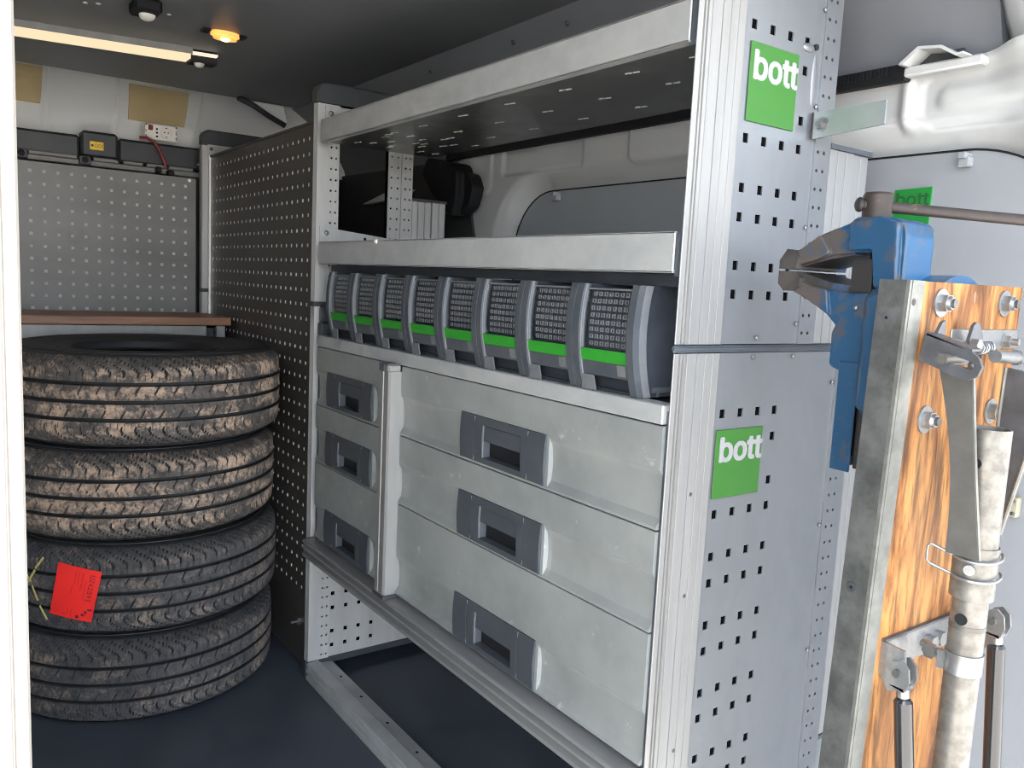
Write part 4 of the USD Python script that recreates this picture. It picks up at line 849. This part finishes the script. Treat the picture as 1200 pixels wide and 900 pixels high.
obj(t, 'lock_pin', cyl(c+d3*.018, c+d3*.0245, .0055, 18), 'zinc')
# wire clip round the collar
ra = math.atan2(tow[1], tow[0])
def loop(z, k): return [(ax+.0245*math.cos(ra+a), ay+.0245*math.sin(ra+a), z+k*math.cos(a)) for a in np.linspace(1.9, -1.0, 22)]
tang = np.array([math.cos(ra-1.0), math.sin(ra-1.0)])
pr_ = np.array([ax, ay])+.0245*tang; dirn = np.array([-tow[1]*-1, tow[0]*-1]); left = np.array([ -tow[1], tow[0]])
left = np.array([tow[1], -tow[0]])           # towards picture left
pe = np.array([ax, ay])+left*.041+tow*.012
c1 = loop(.806, -.004); c2 = loop(.786, -.004)
obj(t, 'spring_clip', tubepath([tuple(p) for p in c1]+[(pe[0], pe[1], .811), (pe[0]+left[0]*.003, pe[1]+left[1]*.003, .808), (pe[0]+left[0]*.003, pe[1]+left[1]*.003, .794), (pe[0], pe[1], .790)]+[tuple(p) for p in c2[::-1]], .0016, 8), 'zinc')
# pipe clamp
obj(t, 'pipe_clamp', cat(ring(.678, .700, .0188, .0172), bx(ax-.018, ax-.012, ay-.02, ay-.012, .680, .699)), 'zinc', smooth=40)
obj(t, 'clamp_bolt', cat(hexnut((ax-.03, ay-.005, .690), (0, -1, 0), .008, .008), cyl((ax-.045, ay+.005, .690), (ax-.014, ay-.010, .690), .005, 12)), 'zinc')
# forked arm: left plate (outer face seen), right plate (inner face seen)
def arm(y, xa, xb, th, pts=None):
    n = 14; L_ = []; R_ = []
    for s in np.linspace(0, 1, n):
        z = .998-s*.190; xl = xa(s); xr = xb(s); L_.append((xl, z)); R_.append((xr, z))
    return ext(L_+R_[::-1], 'y', y, y+th)
obj(t, 'arm', arm(.846, lambda s: -.427+.028*s+.008*math.sin(math.pi*s), lambda s: -.394+.027*s-.001*math.sin(math.pi*s), .0045), 'arm_steel', smooth=20)
obj(t, 'arm_edge', arm(.8462, lambda s: -.3942+.027*s-.001*math.sin(math.pi*s), lambda s: -.3925+.027*s-.001*math.sin(math.pi*s), .0042), 'galv_edge', smooth=20)
obj(t, 'arm', ext([(-.4125, .994), (-.413, .985), (-.414, .938), (-.413, .86), (-.406, .822), (-.399, .812), (-.383, .896), (-.375, .935), (-.379, .990)], 'y', .963, .968), 'dark_zinc', smooth=False)
obj(t, 'arm_edge', tubepath([(-.399, .9635, .810), (-.391, .9635, .853), (-.383, .9635, .896), (-.3755, .9635, .935), (-.377, .9635, .965), (-.379, .9635, .990)], .0026, 8), 'galv_edge')
obj(t, 'arm_edge', tubepath([(-.4125, .9635, .994), (-.413, .9635, .985), (-.414, .9635, .938), (-.4135, .9635, .90)], .0022, 8), 'galv_edge')
# slotted pivot plate
pz = Polygon([(-.437, 1.002), (-.4315, 1.028), (-.430, 1.0295), (-.385, 1.0155), (-.3775, 1.009), (-.374, 1.001), (-.3775, .992), (-.3865, .987), (-.395, .988), (-.420, .997)])
slot = affinity.rotate(rrect(-.4125, 1.000, -.3815, 1.0085, .0042, 6), -14, origin='center')
obj(t, 'pivot_plate', ext(pz.difference(slot), 'y', .823, .8275), 'dark_zinc', smooth=False)
obj(t, 'pivot_plate_flange', ext([(-.4315, 1.028), (-.385, 1.0155), (-.3845, 1.0175), (-.431, 1.031)], 'y', .823, .842), 'dark_zinc', smooth=False)
obj(t, 'pivot_pin', cyl((-.4075, .812, 1.0065), (-.4075, .85, 1.0065), .0052, 20), 'arm_steel')
obj(t, 'slot_screw', screwhead((-.3865, .834, 1.0015), (0, -1, 0), .006, .005), 'zinc')
# cross plate with two ears, spring and release rod
cp = Polygon([(.838, 1.030), (.846, 1.041), (.852, 1.043), (.855, 1.026), (.905, 1.0215), (.912, 1.038), (.918, 1.042), (.925, 1.040), (.935, 1.028), (.937, .996), (.838, .998)])
obj(t, 'latch_plate', ext(cp, 'x', -.431, -.4275), 'dark_zinc', smooth=False)
obj(t, 'release_rod', cat(cyl((-.413, .935, 1.0065), (-.413, .985, 1.0045), .0068, 20), cyl((-.413, .985, 1.0045), (-.413, 1.11, .9995), .0056, 20), annulus((-.413, .984, 1.0045), (0, 1, -.02), .005, .0086, .003)), 'zinc')
sp = [(-.425+.0062*math.cos(a), .915+.0060*a/6.283+.0, 1.0145+.0062*math.sin(a)) for a in np.linspace(0, 6.283*6, 110)]
obj(t, 'spring', tubepath(sp, .0011, 6), 'zinc')
obj(t, 'latch_nut', hexnut((-.424, .906, 1.0185), (1, 0, 0), .007, .008), 'zinc')

# gas struts
def strut(base, top, lab, flip):
    t = thing('gas_strut', lab, 'gas strut', (base[0], base[1], 0), 'gas struts on the vise board')
    base, top = np.array(base, float), np.array(top, float); d = (top-base)/np.linalg.norm(top-base)
    obj(t, 'cylinder', cat(cyl(base, top, .0095, 32), cyl(top, top+d*.003, .0095, 32, .0075)), 'strut_black', smooth=40)
    obj(t, 'end_collar', cyl(top+d*.005, top+d*.014, .0068, 24), 'zinc')
    obj(t, 'piston_rod', cyl(top, top+d*.02, .004, 12), 'zinc')
    c = top+d*.03
    P = [(c[0]-.008, c[2]-.014), (c[0]+.008, c[2]-.016), (c[0]+.012, c[2]-.004), (c[0]+.010, c[2]+.010), (c[0]+.002, c[2]+.017), (c[0]-.008, c[2]+.012)]
    for s in (-1, 1): obj(t, 'clevis', ext(P, 'y', c[1]+s*.0075-.0015, c[1]+s*.0075+.0015), 'zinc', smooth=False)
    obj(t, 'clevis_base', bx(c[0]-.008, c[0]+.008, c[1]-.009, c[1]+.009, c[2]-.017, c[2]-.012, .001), 'zinc')
    obj(t, 'clevis_pin', cat(cyl((c[0]-.001, c[1]-.013, c[2]+.002), (c[0]-.001, c[1]+.013, c[2]+.002), .0042, 16)), 'galv')
strut((-.393, .832, .45), (-.4175, .832, .641), 'left gas strut with a silver fork end, in front of the wooden board', 0)
strut((-.381, .990, .45), (-.3985, .990, .673), 'right gas strut with a silver fork end, beyond the tube leg', 1)

# ================================================================ VISE
t = thing('bench_vise', 'old blue bench vise with rusty screw boss bolted to the back of the board', 'vise', (-.55, .94, 1.0))
upj = [(-.645, 1.100), (-.648, 1.114), (-.615, 1.138), (-.580, 1.150), (-.570, 1.157), (-.528, 1.155), (-.512, 1.149), (-.508, 1.135), (-.508, 1.074), (-.541, 1.074), (-.541, 1.115), (-.569, 1.115), (-.60, 1.112), (-.630, 1.103)]
m = cast([ext(upj, 'y', .905, .965), ext([(-.575, 1.150), (-.54, 1.156), (-.515, 1.148), (-.512, 1.074), (-.538, 1.074), (-.545, 1.118), (-.575, 1.118)], 'y', .898, .975),
          ext([(-.650, 1.099), (-.650, 1.114), (-.615, 1.136), (-.60, 1.115), (-.62, 1.106)], 'y', .90, 1.0)], .004, 10)
obj(t, 'moving_jaw', m, 'vise_blue', smooth=True)
m = cast([ext([(-.668, 1.0945), (-.668, 1.105), (-.658, 1.119), (-.648, 1.118), (-.641, 1.109), (-.643, 1.0945)], 'y', .896, 1.004)], .004, 6)
obj(t, 'jaw_tip', m, 'vise_worn', smooth=True)
m = cast([ext([(-.668, 1.0915), (-.643, 1.0915), (-.637, 1.083), (-.637, 1.072), (-.648, 1.067), (-.659, 1.067), (-.668, 1.076)], 'y', .896, 1.004)], .004, 6)
obj(t, 'jaw_tip', m, 'vise_worn', smooth=True)
lowj = [(-.645, 1.085), (-.625, 1.075), (-.60, 1.070), (-.569, 1.068), (-.535, 1.074), (-.533, .985), (-.537, .967), (-.549, .974), (-.576, .973), (-.590, .978), (-.591, 1.018), (-.587, 1.028), (-.60, 1.040), (-.623, 1.054), (-.648, 1.066)]
m = cast([ext(lowj, 'y', .905, .975), ext([(-.648, 1.084), (-.625, 1.074), (-.60, 1.070), (-.595, 1.04), (-.623, 1.055), (-.648, 1.067)], 'y', .90, 1.0)], .004, 8)
obj(t, 'fixed_jaw', m, 'vise_blue', smooth=True)
obj(t, 'jaw_throat', ext([(-.640, 1.0895), (-.600, 1.079), (-.572, 1.076), (-.572, 1.068), (-.60, 1.066), (-.640, 1.070)], 'y', .908, .99), 'vise_worn')
obj(t, 'jaw_throat', ext([(-.640, 1.098), (-.600, 1.108), (-.572, 1.112), (-.572, 1.119), (-.60, 1.118), (-.640, 1.110)], 'y', .908, .99), 'vise_worn')
obj(t, 'base_flange', cast([ext([(-.5335, 1.074), (-.526, 1.074), (-.526, .955), (-.5335, .955)], 'y', .897, .985)], .005, 4), 'vise_blue', smooth=True)
obj(t, 'swivel_base', cat(cyl((-.524, .980, 1.005), (-.4785, .980, 1.005), .088, 56), bx(-.530, -.4785, .86, 1.06, .93, 1.072, .01)), 'vise_blue', smooth=40)
obj(t, 'slide_block', bx(-.570, -.5435, .901, .955, 1.068, 1.1075, .0012), 'vise_dark')
obj(t, 'slide_bar', cat(bx(-.575, -.572, .903, .952, .853, .985, .0008), bx(-.575, -.549, .902, .9045, .853, .985, .0008), bx(-.575, -.549, .9505, .953, .853, .985, .0008)), 'vise_blue', smooth=False)
obj(t, 'screw_guard', bx(-.5475, -.537, .908, .95, .858, .985), 'vise_dark')
obj(t, 'spindle', cyl((-.555, .93, .87), (-.555, .93, 1.16), .0085, 18), 'rusty')
bc = np.array([-.560, .926]); hd = np.array([.592, .806])
obj(t, 'screw_boss', cat(cyl((bc[0], bc[1], 1.150), (bc[0], bc[1], 1.183), .0165, 32), cyl((bc[0], bc[1], 1.183), (bc[0], bc[1], 1.186), .0165, 32, .0145)), 'rusty', smooth=40)
p0 = np.array([bc[0]-hd[0]*.019, bc[1]-hd[1]*.019, 1.1715]); p1 = np.array([bc[0]+hd[0]*.27, bc[1]+hd[1]*.27, 1.158])
obj(t, 'tommy_bar', cyl(p0, p1, .0066, 20), 'rusty', smooth=40)
obj(t, 'tommy_bar_knob', screwhead(tuple(p0-np.array([hd[0], hd[1], 0])*.002), (hd[0], hd[1], 0), .0088, .0055), 'vise_dark', smooth=True)
obj(t, 'grease_screw', screwhead((-.562, .9045, 1.050), (0, -1, 0), .003, .002), 'zinc')

# ================================================================ LEFT RACK END
t = thing('left_rack_post', 'pale aluminium end panel of the opposite rack at the left edge of the picture', 'rack post', (XR, 0, 0))
mp_ = [(XR-.004, .060), (XR-.002, .0645), (XR, .0625), (XR+.0004, .0535), (XR-.001, .0525), (XR-.001, .0515), (XR, .0505), (XR, .012), (XR-.0012, .011), (XR, .010), (XR, -.025), (XR-.004, -.025)]
obj(t, 'corner_profile', ext(mp_, 'z', 0, 1.475), 'alu_sun_tint', smooth=20)
obj(t, 'side_sheet', bx(XR-.006, XR-.003, -.30, -.022, .02, 1.475), 'alu_sheet')
obj(t, 'end_cap', bx(XR-.04, XR-.001, -.30, .064, 1.475, 1.52, .006), 'dark_plastic')
